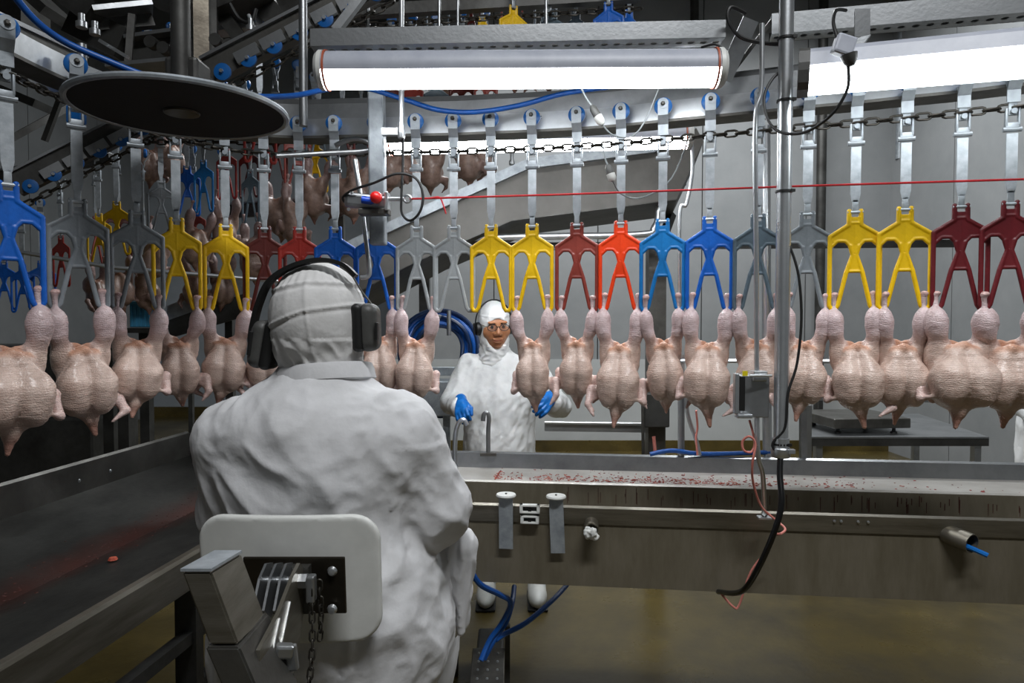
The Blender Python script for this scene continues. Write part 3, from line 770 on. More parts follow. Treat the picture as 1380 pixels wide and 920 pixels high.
pole('drain_pipe', 'bright steel conduit with a small bend behind the teal shackle', crom([P(932, 190, 2.75), P(933, 232, 2.75), P(925, 275, 2.75), P(916, 290, 2.75), P(916, 430, 2.75), P(916, 614, 2.75)], 6), 0.0075, 'steel_bright', cat='pipe')
pole('upright_tube', 'pale upright tube behind the slate grey shackle', [P(1032, 170, 2.75), P(1034, 615, 2.75)], 0.018, 'steel_bright')

# ------------------------------------------------------------------ pull cord switch
c = P(495, 272, 2.25)
t = thing('pull_cord_switch', 'steel pull cord switch box with a red ball and a blue lever', 'switch', c)
MB().box(c, (0.15, 0.035, 0.05), Matrix.Rotation(R(6), 3, 'Y'), 0.014).build('body', 'steel', t)
MB().box(P(505, 286, 2.25), (0.1, 0.05, 0.02), None, 0.003).build('mount', 'steel_dark', t)
MB().lathe([(0, -0.022), (0.012, -0.018), (0.019, -0.008), (0.0195, 0.004), (0.014, 0.014), (0.008, 0.02), (0, 0.02)], P(507, 266, 2.2), (0.1, 1, 0), 20).build('button', 'red', t, True)
MB().lathe([(0, -0.03), (0.012, -0.012), (0.012, 0.02), (0, 0.02)], P(496, 270, 2.215), (-1, 0, 0.15), 12).build('lever', 'estop_blue', t, True)
MB().box(P(522, 272, 2.24), (0.012, 0.05, 0.06), None, 0.003).build('flange', 'steel_bright', t)
MB().tube([P(524, 268, 2.24), P(545, 268, 2.24)], 0.008, 10).build('shaft', 'steel_bright', t, True)
ringc = P(549, 268, 2.24)
MB().tube([ringc+Vector((math.cos(k*math.pi/6)*0.012, 0, math.sin(k*math.pi/6)*0.012)) for k in range(12)], 0.004, 8, closed=True).build('eyelet', 'steel_bright', t, True)
for x, y in ((470, 282), (474, 259), (516, 262)):
    MB().lathe([(0, -0.006), (0.005, -0.006), (0.006, 0), (0, 0)], P(x, y, 2.226), (0, 1, 0), 8).build('screw', 'steel_bright', t)
pts = [P(466, 274, 2.25), P(462, 266, 2.24), P(475, 256, 2.22), P(505, 246, 2.2), P(535, 234, 2.18), P(560, 240, 2.18), P(570, 262, 2.18), P(566, 285, 2.18), P(553, 297, 2.19), P(542, 288, 2.2), P(541, 265, 2.2), P(543, 220, 2.21), P(543, 185, 2.21)]
tag(MB().tube(crom(pts, 6), 0.0042, 8).build('switch_cable', 'black', None, True), 'black cable looping round the pull cord switch', 'cable')
t = thing('red_rope', 'thin red safety rope stretched across the line to the right edge', 'rope', P(556, 268, 2.24))
MB().tube([P(552, 268, 2.24), P(760, 262, 2.16), P(1070, 251, 2.02), P(1460, 239, 1.85)], 0.0031, 6).build('rope_run', 'red_cord', t, True)
MB().tube(crom([P(566, 268, 2.23), P(580, 267, 2.225), P(592, 266, 2.225), P(597, 275, 2.22), P(601, 288, 2.22)], 5), 0.0028, 6).build('rope_tail', 'red_cord', t, True)

# ------------------------------------------------------------------ hanging cable couplings
for lab, pts, w1 in (('white and black cable coupling hanging just below the tube lamp', [P(783, 118, 2.15), P(790, 132, 2.15), P(797, 142, 2.15), P(812, 168, 2.15), P(826, 182, 2.16), P(850, 184, 2.18), P(868, 165, 2.2), P(888, 118, 2.22)], (2, 3)),
                     ('small white cable coupling hanging below the chain left of the orange shackle', [P(812, 196, 2.2), P(815, 212, 2.2), P(819, 222, 2.2), P(826, 244, 2.2), P(838, 262, 2.24), P(866, 266, 2.3), P(905, 240, 2.35), P(930, 180, 2.4)], (2, 3))):
    t = thing('cable_coupling', lab, 'coupling', pts[2])
    MB().tube(crom(pts[:3], 5), 0.0028, 6).build('cable', 'cable_grey', t, True); MB().tube(crom(pts[3:], 5), 0.0026, 6).build('cable', 'cable_grey', t, True)
    A, B = pts[2], pts[3]; d = (B-A).normalized(); L_ = (B-A).length
    MB().lathe([(0, 0), (0.006, 0), (0.0125, L_*.18), (0.0135, L_*.55), (0, L_*.55)], A, d, 10).build('socket', 'dgrey', t, True)
    MB().lathe([(0, 0), (0.0145, 0), (0.0145, L_*.28), (0.008, L_*.45), (0, L_*.45)], A+d*L_*.55, d, 10).build('plug', 'white_plastic', t, True)

# ================================================================== THE BLACK TURNING DISC
dc = P(245, 155, 1.84); dc.z = CZ+0.56
t = thing('guide_disc', 'large round black disc with a pale rim hanging at the upper left', 'disc', dc)
MB().lathe([(0, 0.0), (0.045, 0.0), (0.045, 0.002), (0.262, 0.002), (0.262, 0.012), (0, 0.012)], dc, (0, 0, 1), 64).build('plate', 'disc_black', t, True)
MB().tube([dc+Vector((math.cos(k*math.pi/32)*0.268, math.sin(k*math.pi/32)*0.268, 0.006)) for k in range(64)], 0.0085, 8, closed=True).build('rim', 'galv', t, True)
MB().lathe([(0, -0.004), (0.044, -0.004), (0.046, -0.001), (0.046, 0.001), (0, 0.001)], dc, (0, 0, 1), 32).build('hub_cap', 'plate_dark', t, True)
MB().tube([dc+Vector((0, 0, 0.01)), dc+Vector((0, 0, 0.6))], 0.025, 14).build('shaft', 'steel_dim', t, True)
MB().box(dc+Vector((0.0, 0.05, 0.045)), (0.34, 0.26, 0.012)).build('gearbox_plate', 'steel_dark', t)
MB().box(dc+Vector((0.0, 0.04, 0.10)), (0.09, 0.09, 0.1), None, 0.01).build('gearbox', 'steel_dim', t)

# ================================================================== RIGHT TROUGH
ANG = R(-6.3); e = Vector((math.cos(ANG), math.sin(ANG), 0)); nb = Vector((-e.y, e.x, 0))   # nb points away from the camera
O = Vector((0, 2.235, 0))
def T(s, u, z): return O+e*s+nb*u+Vector((0, 0, z))
S0, S1 = -0.32, 2.6
tr = thing('right_trough', 'long stainless trough under the chickens with blood spatter on its ledge', 'trough', T(0.8, 0.3, 0))
def sheet(prof, nm, m_, s0=S0, s1=S1, th=0.004):
    mb = MB(); q = [Vector((u, z)) for u, z in prof]
    A = [mb.bm.verts.new(T(s0, p.x, p.y)) for p in q]; B = [mb.bm.verts.new(T(s1, p.x, p.y)) for p in q]
    for k in range(len(q)-1): mb.bm.faces.new((A[k], B[k], B[k+1], A[k+1]))
    o = mb.build(nm, m_, tr)
    md = o.modifiers.new('thickness', 'SOLIDIFY'); md.thickness = th; md.offset = 0
    return o
sheet([(0.012, 0.578), (0.012, 0.79)], 'front_panel', 'steel_pan')
sheet([(0.006, 0.785), (0.0, 0.838), (0.012, 0.842), (0.022, 0.838), (0.03, 0.70)], 'front_rim', 'steel_brush')
sheet([(0.03, 0.70), (0.05, 0.69), (0.28, 0.685), (0.30, 0.70)], 'bottom', 'steel_dark')
sheet([(0.30, 0.70), (0.305, 0.842)], 'ledge_face', 'steel_pan')
sheet([(0.305, 0.842), (0.315, 0.847), (0.55, 0.842)], 'ledge', 'wet_ledge')
sheet([(0.55, 0.842), (0.56, 0.9), (0.575, 0.905), (0.585, 0.895)], 'back_lip', 'steel')
MB().prism([T(S0, 0.012, 0.6), T(S0, 0.012, 0.83), T(S0, 0.57, 0.89), T(S0, 0.57, 0.6)], e*-0.006).build('end_plate', 'steel_dark', tr)
MB().prism([T(S1, 0.012, 0.6), T(S1, 0.012, 0.83), T(S1, 0.57, 0.89), T(S1, 0.57, 0.6)], e*-0.006).build('end_plate', 'steel_dark', tr)
for s_ in (-0.30, 2.5):
    MB().bar(T(s_, 0.5, 0), T(s_, 0.5, 0.69), 0.045, 0.045, (0, 1, 0)).build('leg', 'steel_dim', tr)
for px in (1126, 1135, 1157, 1170):
    c = P(px, 698, 2.13); MB().lathe([(0, 0), (0.0045, 0), (0.004, 0.003), (0, 0.004)], T((c-O).dot(e), -0.001, 0.822), nb*-1, 10).build('bolt', 'steel_bright', tr, True)
# spatter: many uncountable specks on the ledge and its face
rg = random.Random(3); mb = MB()
for k in range(520):
    s_ = min(max(rg.gauss(0.55, 0.45), -0.1), 2.2); u_ = 0.32+abs(rg.gauss(0, 0.09)); u_ = min(u_, 0.54); r = rg.uniform(0.0015, 0.005)*(1 if rg.random() < .93 else 1.7)
    zz = 0.847-(u_-0.315)*0.0213+0.0025
    mb.lathe([(r, 0), (r*.7, r*.35), (0, r*.45)], T(s_, u_, zz), (0, 0, 1), 6)
mb.build('spatter', 'blood', tr)['kind'] = 'stuff'
mb = MB()
for k in range(150):
    s_ = min(max(rg.gauss(0.45, 0.4), -0.1), 2.2); u_ = min(0.318+abs(rg.gauss(0, 0.05)), 0.54); L_ = rg.uniform(0.006, 0.018); a_ = rg.uniform(0, 6.28)
    p0 = T(s_, u_, 0.851); mb.tube([p0, p0+(e*math.cos(a_)+nb*math.sin(a_))*L_+Vector((0, 0, 0.002))], 0.0016, 5)
mb.build('scraps', 'flesh', tr)['kind'] = 'stuff'
mb = MB()
for k in range(70):
    s_ = rg.uniform(0.1, 2.0); z1 = rg.uniform(0.80, 0.838); L_ = rg.uniform(0.01, 0.06)
    mb.box(T(s_, 0.302, z1-L_/2), (0.002, 0.003, L_))
mb.build('drips', 'residue', tr)['kind'] = 'stuff'

# fittings on the trough front
def fs(px, py, dd=0.0):
    """point on the trough front plane (offset dd towards the camera) along the pixel's ray"""
    q = P(px, py, 1.0); o = Vector((0, 0, CZ)); d = q-o; pl = O-nb*dd
    return o+d*((pl-o).dot(nb)/d.dot(nb))
for (x0, y0, x1, y1, lab) in ((681, 671, 682, 739, 'left of the two white knife rest discs on flat steel straps'), (749, 673, 752, 745, 'right of the two white knife rest discs on flat steel straps')):
    top = fs(x0, y0, 0.03); bot = fs(x1, y1, 0.012)
    t = thing('disc_rest', lab, 'holder', bot, 'disc rests on the trough front')
    MB().lathe([(0, 0), (0.031, 0), (0.033, 0.004), (0.031, 0.009), (0, 0.009)], top+nb*0.02+Vector((0, 0, 0.0)), (0, 0, 1), 28).build('disc', 'white_plastic', t, True)
    MB().lathe([(0, 0), (0.004, 0), (0.003, 0.003), (0, 0.003)], top+nb*0.02+Vector((0, 0, 0.009)), (0, 0, 1), 8).build('screw', 'steel_dark', t)
    MB().bar(top-Vector((0, 0, 0.001))+nb*0.014, bot, 0.046, 0.004, nb).build('strap', 'galv', t)
c = fs(714, 692, 0.012)
t = thing('wall_clip', 'white plastic double clip between the two disc rests', 'clip', c)
for dy, h_ in ((0.017, 0.028), (-0.018, 0.026)):
    cc = c+Vector((0, 0, dy)); rot = Matrix.Rotation(ANG, 3, 'Z')
    mb = MB(); W = 0.066 if dy > 0 else 0.06
    mb.box(cc+Vector((0, 0, h_/2-.003)), (W, 0.02, 0.006), rot, 0.001); mb.box(cc-Vector((0, 0, h_/2-.003)), (W, 0.02, 0.006), rot, 0.001)
    mb.box(cc-e*(W/2-.005), (0.010, 0.02, h_), rot, 0.001); mb.box(cc+e*(W/2-.005), (0.010, 0.02, h_), rot, 0.001)
    mb.build('clip_frame', 'white_plastic', t)
    MB().box(cc+nb*0.008, (W-.01, 0.003, h_-.004), rot).build('clip_back', 'black', t)
    MB().box(cc+Vector((0, 0, -h_*.2))-nb*0.004, (0.01, 0.006, 0.008), rot).build('latch', 'black', t)
c = fs(797, 706, 0.0)
t = thing('pipe_stub', 'short pipe stub plugged with a crumpled white rag on the trough front', 'pipe', c)
MB().lathe([(0.016, 0), (0.024, 0), (0.024, 0.05), (0.02, 0.05), (0.019, 0.02), (0, 0.02)], c+nb*0.01, nb*-1+Vector((0, 0, -.15)), 20).build('stub', 'steel_brush', t, True)
rc = c-nb*0.045+Vector((0, 0, -0.014))
me = sdf_mesh('rag', lambda p: smin(smin(ell(p, rc+Vector((-.012, 0, 0)), (.014, .016, .02)), ell(p, rc+Vector((.01, -.004, -.012)), (.016, .012, .012)), .006), ell(p, rc+Vector((0.004, -.01, .004)), (.012, .014, .016)), .006),
    rc-Vector((.05, .05, .05)), rc+Vector((.05, .05, .05)), 0.003, lambda v, n: mnoise.noise(Vector(v)*120)*0.004)
meshobj('rag', me, 'white_plastic', t)
c = fs(1284, 722, 0.0)
t = thing('drain_outlet', 'round drain outlet with blue plastic sticking out at the right of the trough', 'pipe', c)
axo = (nb*-1+e*0.55+Vector((0, 0, -0.12))).normalized()
MB().lathe([(0.026, -0.02), (0.030, -0.02), (0.030, 0.06), (0.027, 0.06), (0.026, -0.01), (0, -0.01)], c, axo, 24).build('outlet', 'steel_brush', t, True)
q = c+axo*0.04+Vector((0, 0, -0.014))
MB().tube(crom([q-axo*0.03, q, q+axo*0.035+e*0.012+Vector((0, 0, -.006)), q+axo*0.045+e*0.02+Vector((0, 0, -.01))], 4), 0.008, 8).build('glove_finger', 'glove', t, True)
# base plate of the bent rod
t = thing('rod_foot', 'small steel foot plate of the bent rod on the trough rim', 'foot plate', P(1030, 697, 2.1))
MB().box(P(1030, 697, 2.1), (0.04, 0.03, 0.006), Matrix.Rotation(ANG, 3, 'Z'), 0.001).build('plate', 'steel_bright', t)
MB().lathe([(0, 0), (0.009, 0), (0.009, 0.012), (0, 0.012)], P(1030, 695, 2.1), (0, 0, 1), 6).build('nut', 'steel_dark', t)
# switch box on the rod with pink tubing
c = P(1014, 532, 2.02)
t = thing('switch_box', 'steel switch enclosure clamped to the bent rod', 'box', c)
MB().box(c, (0.085, 0.07, 0.125), Matrix.Rotation(R(-12), 3, 'Z'), 0.004).build('enclosure', 'steel', t)
MB().box(P(1000, 530, 1.96), (0.016, 0.012, 0.10), Matrix.Rotation(R(-12), 3, 'Z'), 0.002).build('slot', 'black', t)
MB().box(P(992, 530, 1.955), (0.012, 0.02, 0.115), None, 0.002).build('side_plate', 'steel_bright', t)
MB().box(P(1004, 503, 1.955), (0.014, 0.006, 0.014)).build('marker', 'yellow_mark', t)
MB().box(P(1022, 506, 1.985), (0.04, 0.04, 0.03), None, 0.003).build('clamp', 'steel_bright', t)
MB().tube([P(1010, 506, 1.955), P(1040, 506, 1.955)], 0.004, 8).build('clamp_pin', 'steel_bright', t, True)
MB().box(P(1002, 560, 1.965), (0.045, 0.03, 0.012), None, 0.003).build('bottom_lip', 'steel_bright', t)
pts = [P(1010, 566, 2.02), P(1014, 580, 2.02), P(1017, 598, 2.01), P(1012, 609, 2.0), P(1002, 606, 2.0), P(1001, 594, 2.0), P(1010, 588, 1.99), P(1018, 598, 1.99), P(1014, 625, 1.99), P(1015, 650, 2.02), P(1026, 682, 2.05), P(1045, 700, 2.06), P(1058, 712, 2.0), P(1052, 719, 1.95), P(1040, 722, 2.0), P(1035, 740, 2.1), P(1012, 770, 2.13), P(996, 815, 2.15), P(988, 817, 2.15), P(972, 800, 2.16)]
tag(MB().tube(crom(pts, 6), 0.0035, 8).build('pink_tube', 'pink', None, True), 'thin pink tube looping down from the switch box', 'tube')
tag(MB().tube(crom([P(876, 612, 2.74), P(905, 607, 2.74), P(940, 611, 2.74), P(985, 611, 2.74), P(1040, 609, 2.74)], 6), 0.009, 10).build('blue_hose', 'hose_blue', None, True), 'blue hose lying along the back lip of the right trough', 'hose')
# blue air hose draped along the rail
pts = [P(10, -18, 1.55), P(45, 25, 1.6), P(85, 55, 1.65), P(140, 80, 1.7), P(205, 105, 1.75), P(275, 122, 1.85), P(345, 130, 1.98), P(395, 129, 2.1), P(432, 122, 2.2), P(480, 116, 2.25), P(545, 134, 2.3), P(590, 148, 2.3), P(640, 151, 2.3), P(700, 142, 2.3), P(760, 126, 2.28), P(830, 116, 2.28)]
tag(MB().tube(crom(pts, 6), 0.0085, 10).build('air_hose', 'hose_blue', None, True), 'blue air hose draped from the upper left along the rail', 'hose')

# ================================================================== LEFT TROUGH
k_ = 0.107
def TL(x0, y, z): return Vector((x0+k_*y, y, z))
lt = thing('left_trough', 'wide dark stainless tray at the left with a reddish seam', 'trough', TL(-1.28, 1.6, 0))
Y0, Y1 = 0.35, 2.72
def sheetL(prof, nm, m_, y0=Y0, y1=Y1, th=0.004):
    mb = MB(); A = [mb.bm.verts.new(TL(x, y0, z)) for x, z in prof]; B = [mb.bm.verts.new(TL(x, y1, z)) for x, z in prof]
    for k in range(len(prof)-1): mb.bm.faces.new((A[k], B[k], B[k+1], A[k+1]))
    o = mb.build(nm, m_, lt); md = o.modifiers.new('thickness', 'SOLIDIFY'); md.thickness = th; md.offset = 0; return o
sheetL([(-1.61, 0.88), (-1.605, 1.002), (-1.592, 1.006), (-1.585, 1.0), (-1.58, 0.91)], 'back_wall', 'steel_dark')
sheetL([(-1.58, 0.91), (-1.265, 0.832)], 'pan_floor', 'tray_floor')
sheetL([(-1.265, 0.832), (-1.0, 0.85), (-0.985, 0.875)], 'pan_slope', 'tray_floor')
sheetL([(-0.985, 0.875), (-0.975, 0.882), (-0.962, 0.882), (-0.958, 0.875), (-0.955, 0.80), (-0.975, 0.79)], 'near_rim', 'steel_brush')
MB().prism([TL(-1.6, Y1, 0.86), TL(-1.6, Y1, 1.0), TL(-0.96, Y1, 0.98), TL(-0.96, Y1, 0.82)], (0, 0.006, 0)).build('end_wall', 'steel_dark', lt)
MB().bar(TL(-0.99, Y0, 0.66), TL(-0.99, Y1, 0.66), 0.03, 0.03).build('frame_rail', 'steel_dim', lt)
MB().bar(TL(-0.99, Y0, 0.52), TL(-0.99, Y1, 0.52), 0.03, 0.03).build('frame_rail', 'steel_dim', lt)
for y in (0.5, 1.7, 2.6):
    for x in (-0.99, -1.55): MB().bar(TL(x, y, 0), TL(x, y, 0.84), 0.04, 0.04, (0, 1, 0)).build('leg', 'steel_dim', lt)
for x, y in ((131, 637), (164, 627)):
    c = P(x, y, 2.0); yy = c.y; MB().lathe([(0, 0), (0.006, 0), (0.004, 0.003), (0, 0.004)], TL(-1.58, 2.12 if x < 140 else 2.26, 0.95), (1, 0, 0), 10).build('bolt', 'steel_bright', lt, True)
mb = MB(); rg = random.Random(9)
for k in range(330):
    y = rg.uniform(0.9, 2.5); off = rg.gauss(-0.01, 0.022)-abs(rg.gauss(0, .02)); x = -1.265+off; r = rg.uniform(0.0015, 0.0045)
    z = 0.832+max(-off, 0)*0.248+max(off, 0)*0.068
    mb.lathe([(r, 0), (r*.7, r*.2), (0, r*.28)], TL(x, y, z+0.002), (0, 0, 1), 6)
mb.build('residue', 'residue', lt)['kind'] = 'stuff'
MB().lathe([(0.012, 0), (0.009, 0.006), (0, 0.008)], TL(-1.2, 1.72, 0.842), (0, 0, 1), 8).build('scrap', 'flesh', lt, True)

# ================================================================== SEATED WORKER (seen from behind)
pw = thing('person', 'seated person in a white hooded coat and dark ear muffs, seen from behind', 'person', (-0.40, 1.47, 0))
def fold(v, sc, amp, st=(1, 1, 1), seed=0.0):
    q = Vector((v[0]*st[0]*sc+seed, v[1]*st[1]*sc, v[2]*st[2]*sc))
    return (1-abs(mnoise.noise(q))*2.2)*amp
def coat_fn(p):
    d = ell(p, (-0.405, 1.425, 1.135), (0.212, 0.150, 0.205))
    d = smin(d, ell(p, (-0.405, 1.415, 1.225), (0.185, 0.120, 0.085)), 0.06)
    d = smin(d, cone(p, (-0.41, 1.44, 1.27), (-0.405, 1.45, 1.33), 0.105, 0.082), 0.05)
    d = smin(d, ell(p, (-0.415, 1.44, 0.90), (0.225, 0.170, 0.22)), 0.06)
    sk = cone(p, (-0.390, 1.47, 0.86), (-0.425, 1.48, 0.60), 0.235, 0.205)
    d = smin(d, sk, 0.05)
    # thighs under the coat
    d = smin(d, cone(p, (-0.53, 1.45, 0.74), (-0.55, 1.83, 0.72), 0.115, 0.085), 0.05)
    d = smin(d, cone(p, (-0.27, 1.45, 0.76), (-0.215, 1.83, 0.73), 0.125, 0.09), 0.05)
    # lap cloth falling over the right thigh
    d = smin(d, cone(p, (-0.17, 1.60, 0.90), (-0.15, 1.62, 0.76), 0.07, 0.05), 0.04)
    # shins
    d = smin(d, cone(p, (-0.215, 1.83, 0.73), (-0.25, 1.72, 0.33), 0.085, 0.058), 0.04)
    d = smin(d, cone(p, (-0.55, 1.83, 0.72), (-0.53, 1.74, 0.33), 0.085, 0.058), 0.04)
    # arms
    d = smin(d, cone(p, (-0.235, 1.425, 1.215), (-0.170, 1.47, 1.055), 0.082, 0.076), 0.045)
    d = smin(d, ell(p, (-0.168, 1.47, 1.04), (0.070, 0.075, 0.070)), 0.03)
    d = smin(d, cone(p, (-0.168, 1.48, 1.03), (-0.20, 1.76, 1.06), 0.070, 0.050), 0.02)
    d = smin(d, cone(p, (-0.585, 1.425, 1.200), (-0.598, 1.47, 1.04), 0.078, 0.076), 0.045)
    d = smin(d, cone(p, (-0.598, 1.47, 1.04), (-0.55, 1.76, 1.08), 0.072, 0.050), 0.03)
    # crease where the sleeve hangs against the side
    d = smax(d, -cone(p, (-0.215, 1.345, 1.10), (-0.205, 1.365, 0.985), 0.010, 0.014), 0.02)
    return d
def coat_disp(v, n):
    v = Vector(v); wv = v+mnoise.noise_vector(v*3.5)*0.09
    a = fold(wv, 5, 0.0055, (1.2, 1, .7), 3.1)
    a += fold(wv, 11, 0.0060, (1.1, 1, .9), 8.3)
    a += fold(wv, 25, 0.0020, (1, 1, 1), 1.7)
    if v[2] < 0.92 and v[0] > -0.32: a += fold(wv, 10, 0.009*min(1, (0.92-v[2])/.08), (2.2, 1.6, .28), 5.0)
    if v[0] > -0.24 and 0.94 < v[2] < 1.2: a += fold(Vector((wv[0]+wv[2]*.5, wv[1], wv[2])), 15, 0.004, (.8, .6, 1.3), 2.0)
    return a-0.006
me = sdf_mesh('coat', coat_fn, (-0.72, 1.20, 0.27), (-0.02, 1.95, 1.42), 0.0056, coat_disp)
meshobj('coat', me, 'coat', pw)
# apron corner hanging off the lap
def rag_fn(p):
    d = cone(p, (-0.115, 1.56, 0.93), (-0.118, 1.56, 0.73), 0.035, 0.006)
    d = smin(d, cone(p, (-0.15, 1.58, 0.95), (-0.145, 1.58, 0.80), 0.045, 0.02), 0.02)
    return d
me = sdf_mesh('apron_corner', rag_fn, (-0.22, 1.5, 0.70), (-0.06, 1.66, 1.0), 0.004, lambda v, n: fold(v, 26, 0.006, (2, 1, .4), 2))
meshobj('apron_corner', me, 'coat', pw)
# hood
HC = Vector((-0.412, 1.455, 1.462))
def hood_fn(p):
    d = ell(p, HC, (0.0965, 0.118, 0.112))
    d = smin(d, ell(p, HC+Vector((0.0, 0.0, -0.045)), (0.088, 0.105, 0.09)), 0.03)
    d = smin(d, cone(p, HC+Vector((0.008, -0.012, -0.07)), HC+Vector((0.016, -0.008, -0.15)), 0.074, 0.080), 0.03)
    return d
def hood_disp(v, n):
    q = Vector(v)-HC; a = 0.0
    th = math.atan2(q.x, -q.y)
    s1 = 0.064-0.010*abs(q.x)/.1+q.x*0.10; s2 = 0.006+q.x*0.16-0.02*max(0, -q.x*10)
    for s_ in (s1, s2):
        t = (q.z-s_)/0.0032; a += 0.0028*math.exp(-t*t)-0.0016*math.exp(-((t+2.4)**2)*.6)
    if q.z > s1: a += math.sin(th*34)*0.0012*math.exp(-((q.z-s1)/.03)**2)
    elif q.z > s2: a += max(0, math.sin(th*17+1)*0.0016)*((q.z-s2)/(s1-s2))
    t = (q.x-0.004-0.1*(0.05-q.z))/0.003
    if q.z < s1: a += 0.0022*math.exp(-t*t)
    a += fold(v, 16, 0.0014, (1.3, 1, 1), 4)
    if q.z < -0.05: a += fold(Vector((v[0]+v[2]*.8, v[1], v[2]-v[0]*.8)), 24, 0.004, (1.5, 1, .8), 6)
    return a
me = sdf_mesh('hood', hood_fn, HC-Vector((.14, .15, .24)), HC+Vector((.14, .15, .14)), 0.0036, hood_disp)
meshobj('hood', me, 'hood', pw)
# collar
mb = MB(); ring = []
cc = HC+Vector((0.016, -0.004, -0.124))
for k in range(40):
    a = 2*math.pi*k/40; ring.append(cc+Vector((math.cos(a)*0.094, math.sin(a)*0.098, 0.008*math.cos(a)-0.012*math.sin(a))))
for k in range(40):
    pass
A = []; prof = [(0.0, -0.022), (0.010, -0.016), (0.006, 0.004), (0.0, 0.016), (-0.006, 0.014), (-0.008, -0.02)]
for k in range(40):
    a = 2*math.pi*k/40; rd = Vector((math.cos(a), math.sin(a), 0)); A.append([mb.bm.verts.new(ring[k]+rd*(x+0.0015*math.sin(k*.9))+Vector((0, 0, z))) for x, z in prof])
for k in range(40):
    for j in range(6): mb.bm.faces.new((A[k][j], A[(k+1) % 40][j], A[(k+1) % 40][(j+1) % 6], A[k][(j+1) % 6]))
mb.build('collar', 'coat', pw, True)
# ear muffs
em = thing('ear_muffs', None, None, HC); em.parent = pw; em.matrix_parent_inverse = wmat(pw).inverted()
em['label'] = 'dark grey and black ear muffs with a wide black headband'
def ribbon(pts, wid, th, m_, nm, parent):
    path = crom(pts, 6); mb = MB(); rings = []
    for i, p_ in enumerate(path):
        t = (path[min(i+1, len(path)-1)]-path[max(i-1, 0)]).normalized(); n_ = t.cross(Vector((0, 1, 0))).normalized()
        rings.append([mb.bm.verts.new(p_+Vector((0, sy*wid, 0))+n_*sn*th) for sy, sn in ((-.5, -.5), (.5, -.5), (.5, .5), (-.5, .5))])
    for i in range(len(rings)-1):
        for k in range(4): mb.bm.faces.new((rings[i][k], rings[i][(k+1) % 4], rings[i+1][(k+1) % 4], rings[i+1][k]))
    mb.bm.faces.new(rings[0]); mb.bm.faces.new(rings[-1])
    return mb.build(nm, m_, parent, True)
D = 1.44
ribbon([P(341, 442, 1.41), P(349, 410, 1.40), P(364, 379, 1.39), P(394, 359, 1.385), P(430, 350.5, 1.385), P(461, 356, 1.39), P(480, 372, 1.40)], 0.026, 0.0085, 'black', 'headband', em)
for o_ in (0.006, -0.006):
    MB().tube(crom([P(474, 370, D+o_), P(488, 393, D+o_), P(501, 410, D+o_), P(508, 425, D+o_), P(511, 446, D+o_)], 5), 0.0022, 6).build('wire_arm', 'steel_dark', em, True)
ribbon([P(352, 405, D), P(342, 432, D), P(338, 455, D), P(341, 478, D)], 0.018, 0.007, 'black', 'wire_arm', em)
def cup(c, sx, roll, nm='ear_cup'):
    rot = Matrix.Rotation(roll, 3, 'Y')
    def shell(p):
        q = (p-np.array(c, np.float32))@np.array(rot, np.float32)
        q = np.stack([q[..., 0]*sx, q[..., 1], q[..., 2]], -1)
        d = rbox(q, (0.006, 0, 0), (0.021, 0.036, 0.050), 0.020)
        return smax(d, -(q[..., 0]+0.004), 0.004)
    def pad(p):
        q = (p-np.array(c, np.float32))@np.array(rot, np.float32)
        q = np.stack([q[..., 0]*sx, q[..., 1], q[..., 2]], -1)
        return rbox(q, (-0.013, 0, 0), (0.0125, 0.036, 0.050), 0.0115)
    lo = Vector(c)-Vector((.08, .06, .08)); hi = Vector(c)+Vector((.08, .06, .08))
    meshobj(nm, sdf_mesh(nm, shell, lo, hi, 0.0028), 'dgrey', em); meshobj('cushion', sdf_mesh('cushion', pad, lo, hi, 0.0028), 'black', em)
cup(P(494, 441, 1.425), 1, R(-2)); cup(P(358, 464, 1.425), -1, R(10))
MB().box(P(508, 446, 1.395), (0.006, 0.02, 0.036), None, 0.002).build('pivot', 'black', em)
MB().box(P(339, 462, 1.40), (0.008, 0.022, 0.05), Matrix.Rotation(R(8), 3, 'Y'), 0.002).build('pivot', 'black', em)
# shoes of the seated worker
for x in (-0.25, -0.53):
    me = sdf_mesh('shoe', lambda p: smin(ell(p, (x, 1.80, 0.30), (0.045, 0.12, 0.045)), cone(p, (x, 1.73, 0.29), (x, 1.73, 0.37), 0.045, 0.05), 0.02), (x-.08, 1.62, 0.22), (x+.08, 1.96, 0.44), 0.008)
    meshobj('shoe', me, 'white_plastic', pw)

# ================================================================== CHAIR
ch = thing('work_chair', 'work chair with a white plastic backrest on a slanted square steel post', 'chair', (-0.41, 1.25, 0))
def back_fn(p):
    q = p-np.array((-0.400, 1.212, 0.985), np.float32)
    y = q[..., 1]-0.10*q[..., 0]**2*6+0.10*q[..., 2]
    x, z = np.abs(q[..., 0])-0.163+0.05, np.abs(q[..., 2])-0.120+0.05
    d2 = np.sqrt(np.maximum(x, 0)**2+np.maximum(z, 0)**2)+np.minimum(np.maximum(x, z), 0)-0.05
    wy = np.abs(y)-0.0085; r = 0.006
    dd = np.stack([d2+r, wy+r], -1)
    return np.sqrt((np.maximum(dd, 0)**2).sum(-1))+np.minimum(dd.max(-1), 0)-r
bk = meshobj('backrest', sdf_mesh('backrest', back_fn, (-0.60, 1.15, 0.84), (-0.20, 1.28, 1.13), 0.004), 'white_plastic', ch)
rotb = Matrix.Rotation(R(5.5), 3, 'X')
pc = P(398, 788, 1.188)
MB().box(pc, (0.176, 0.006, 0.103), rotb, 0.002).build('mounting_plate', 'plate_dark', ch)
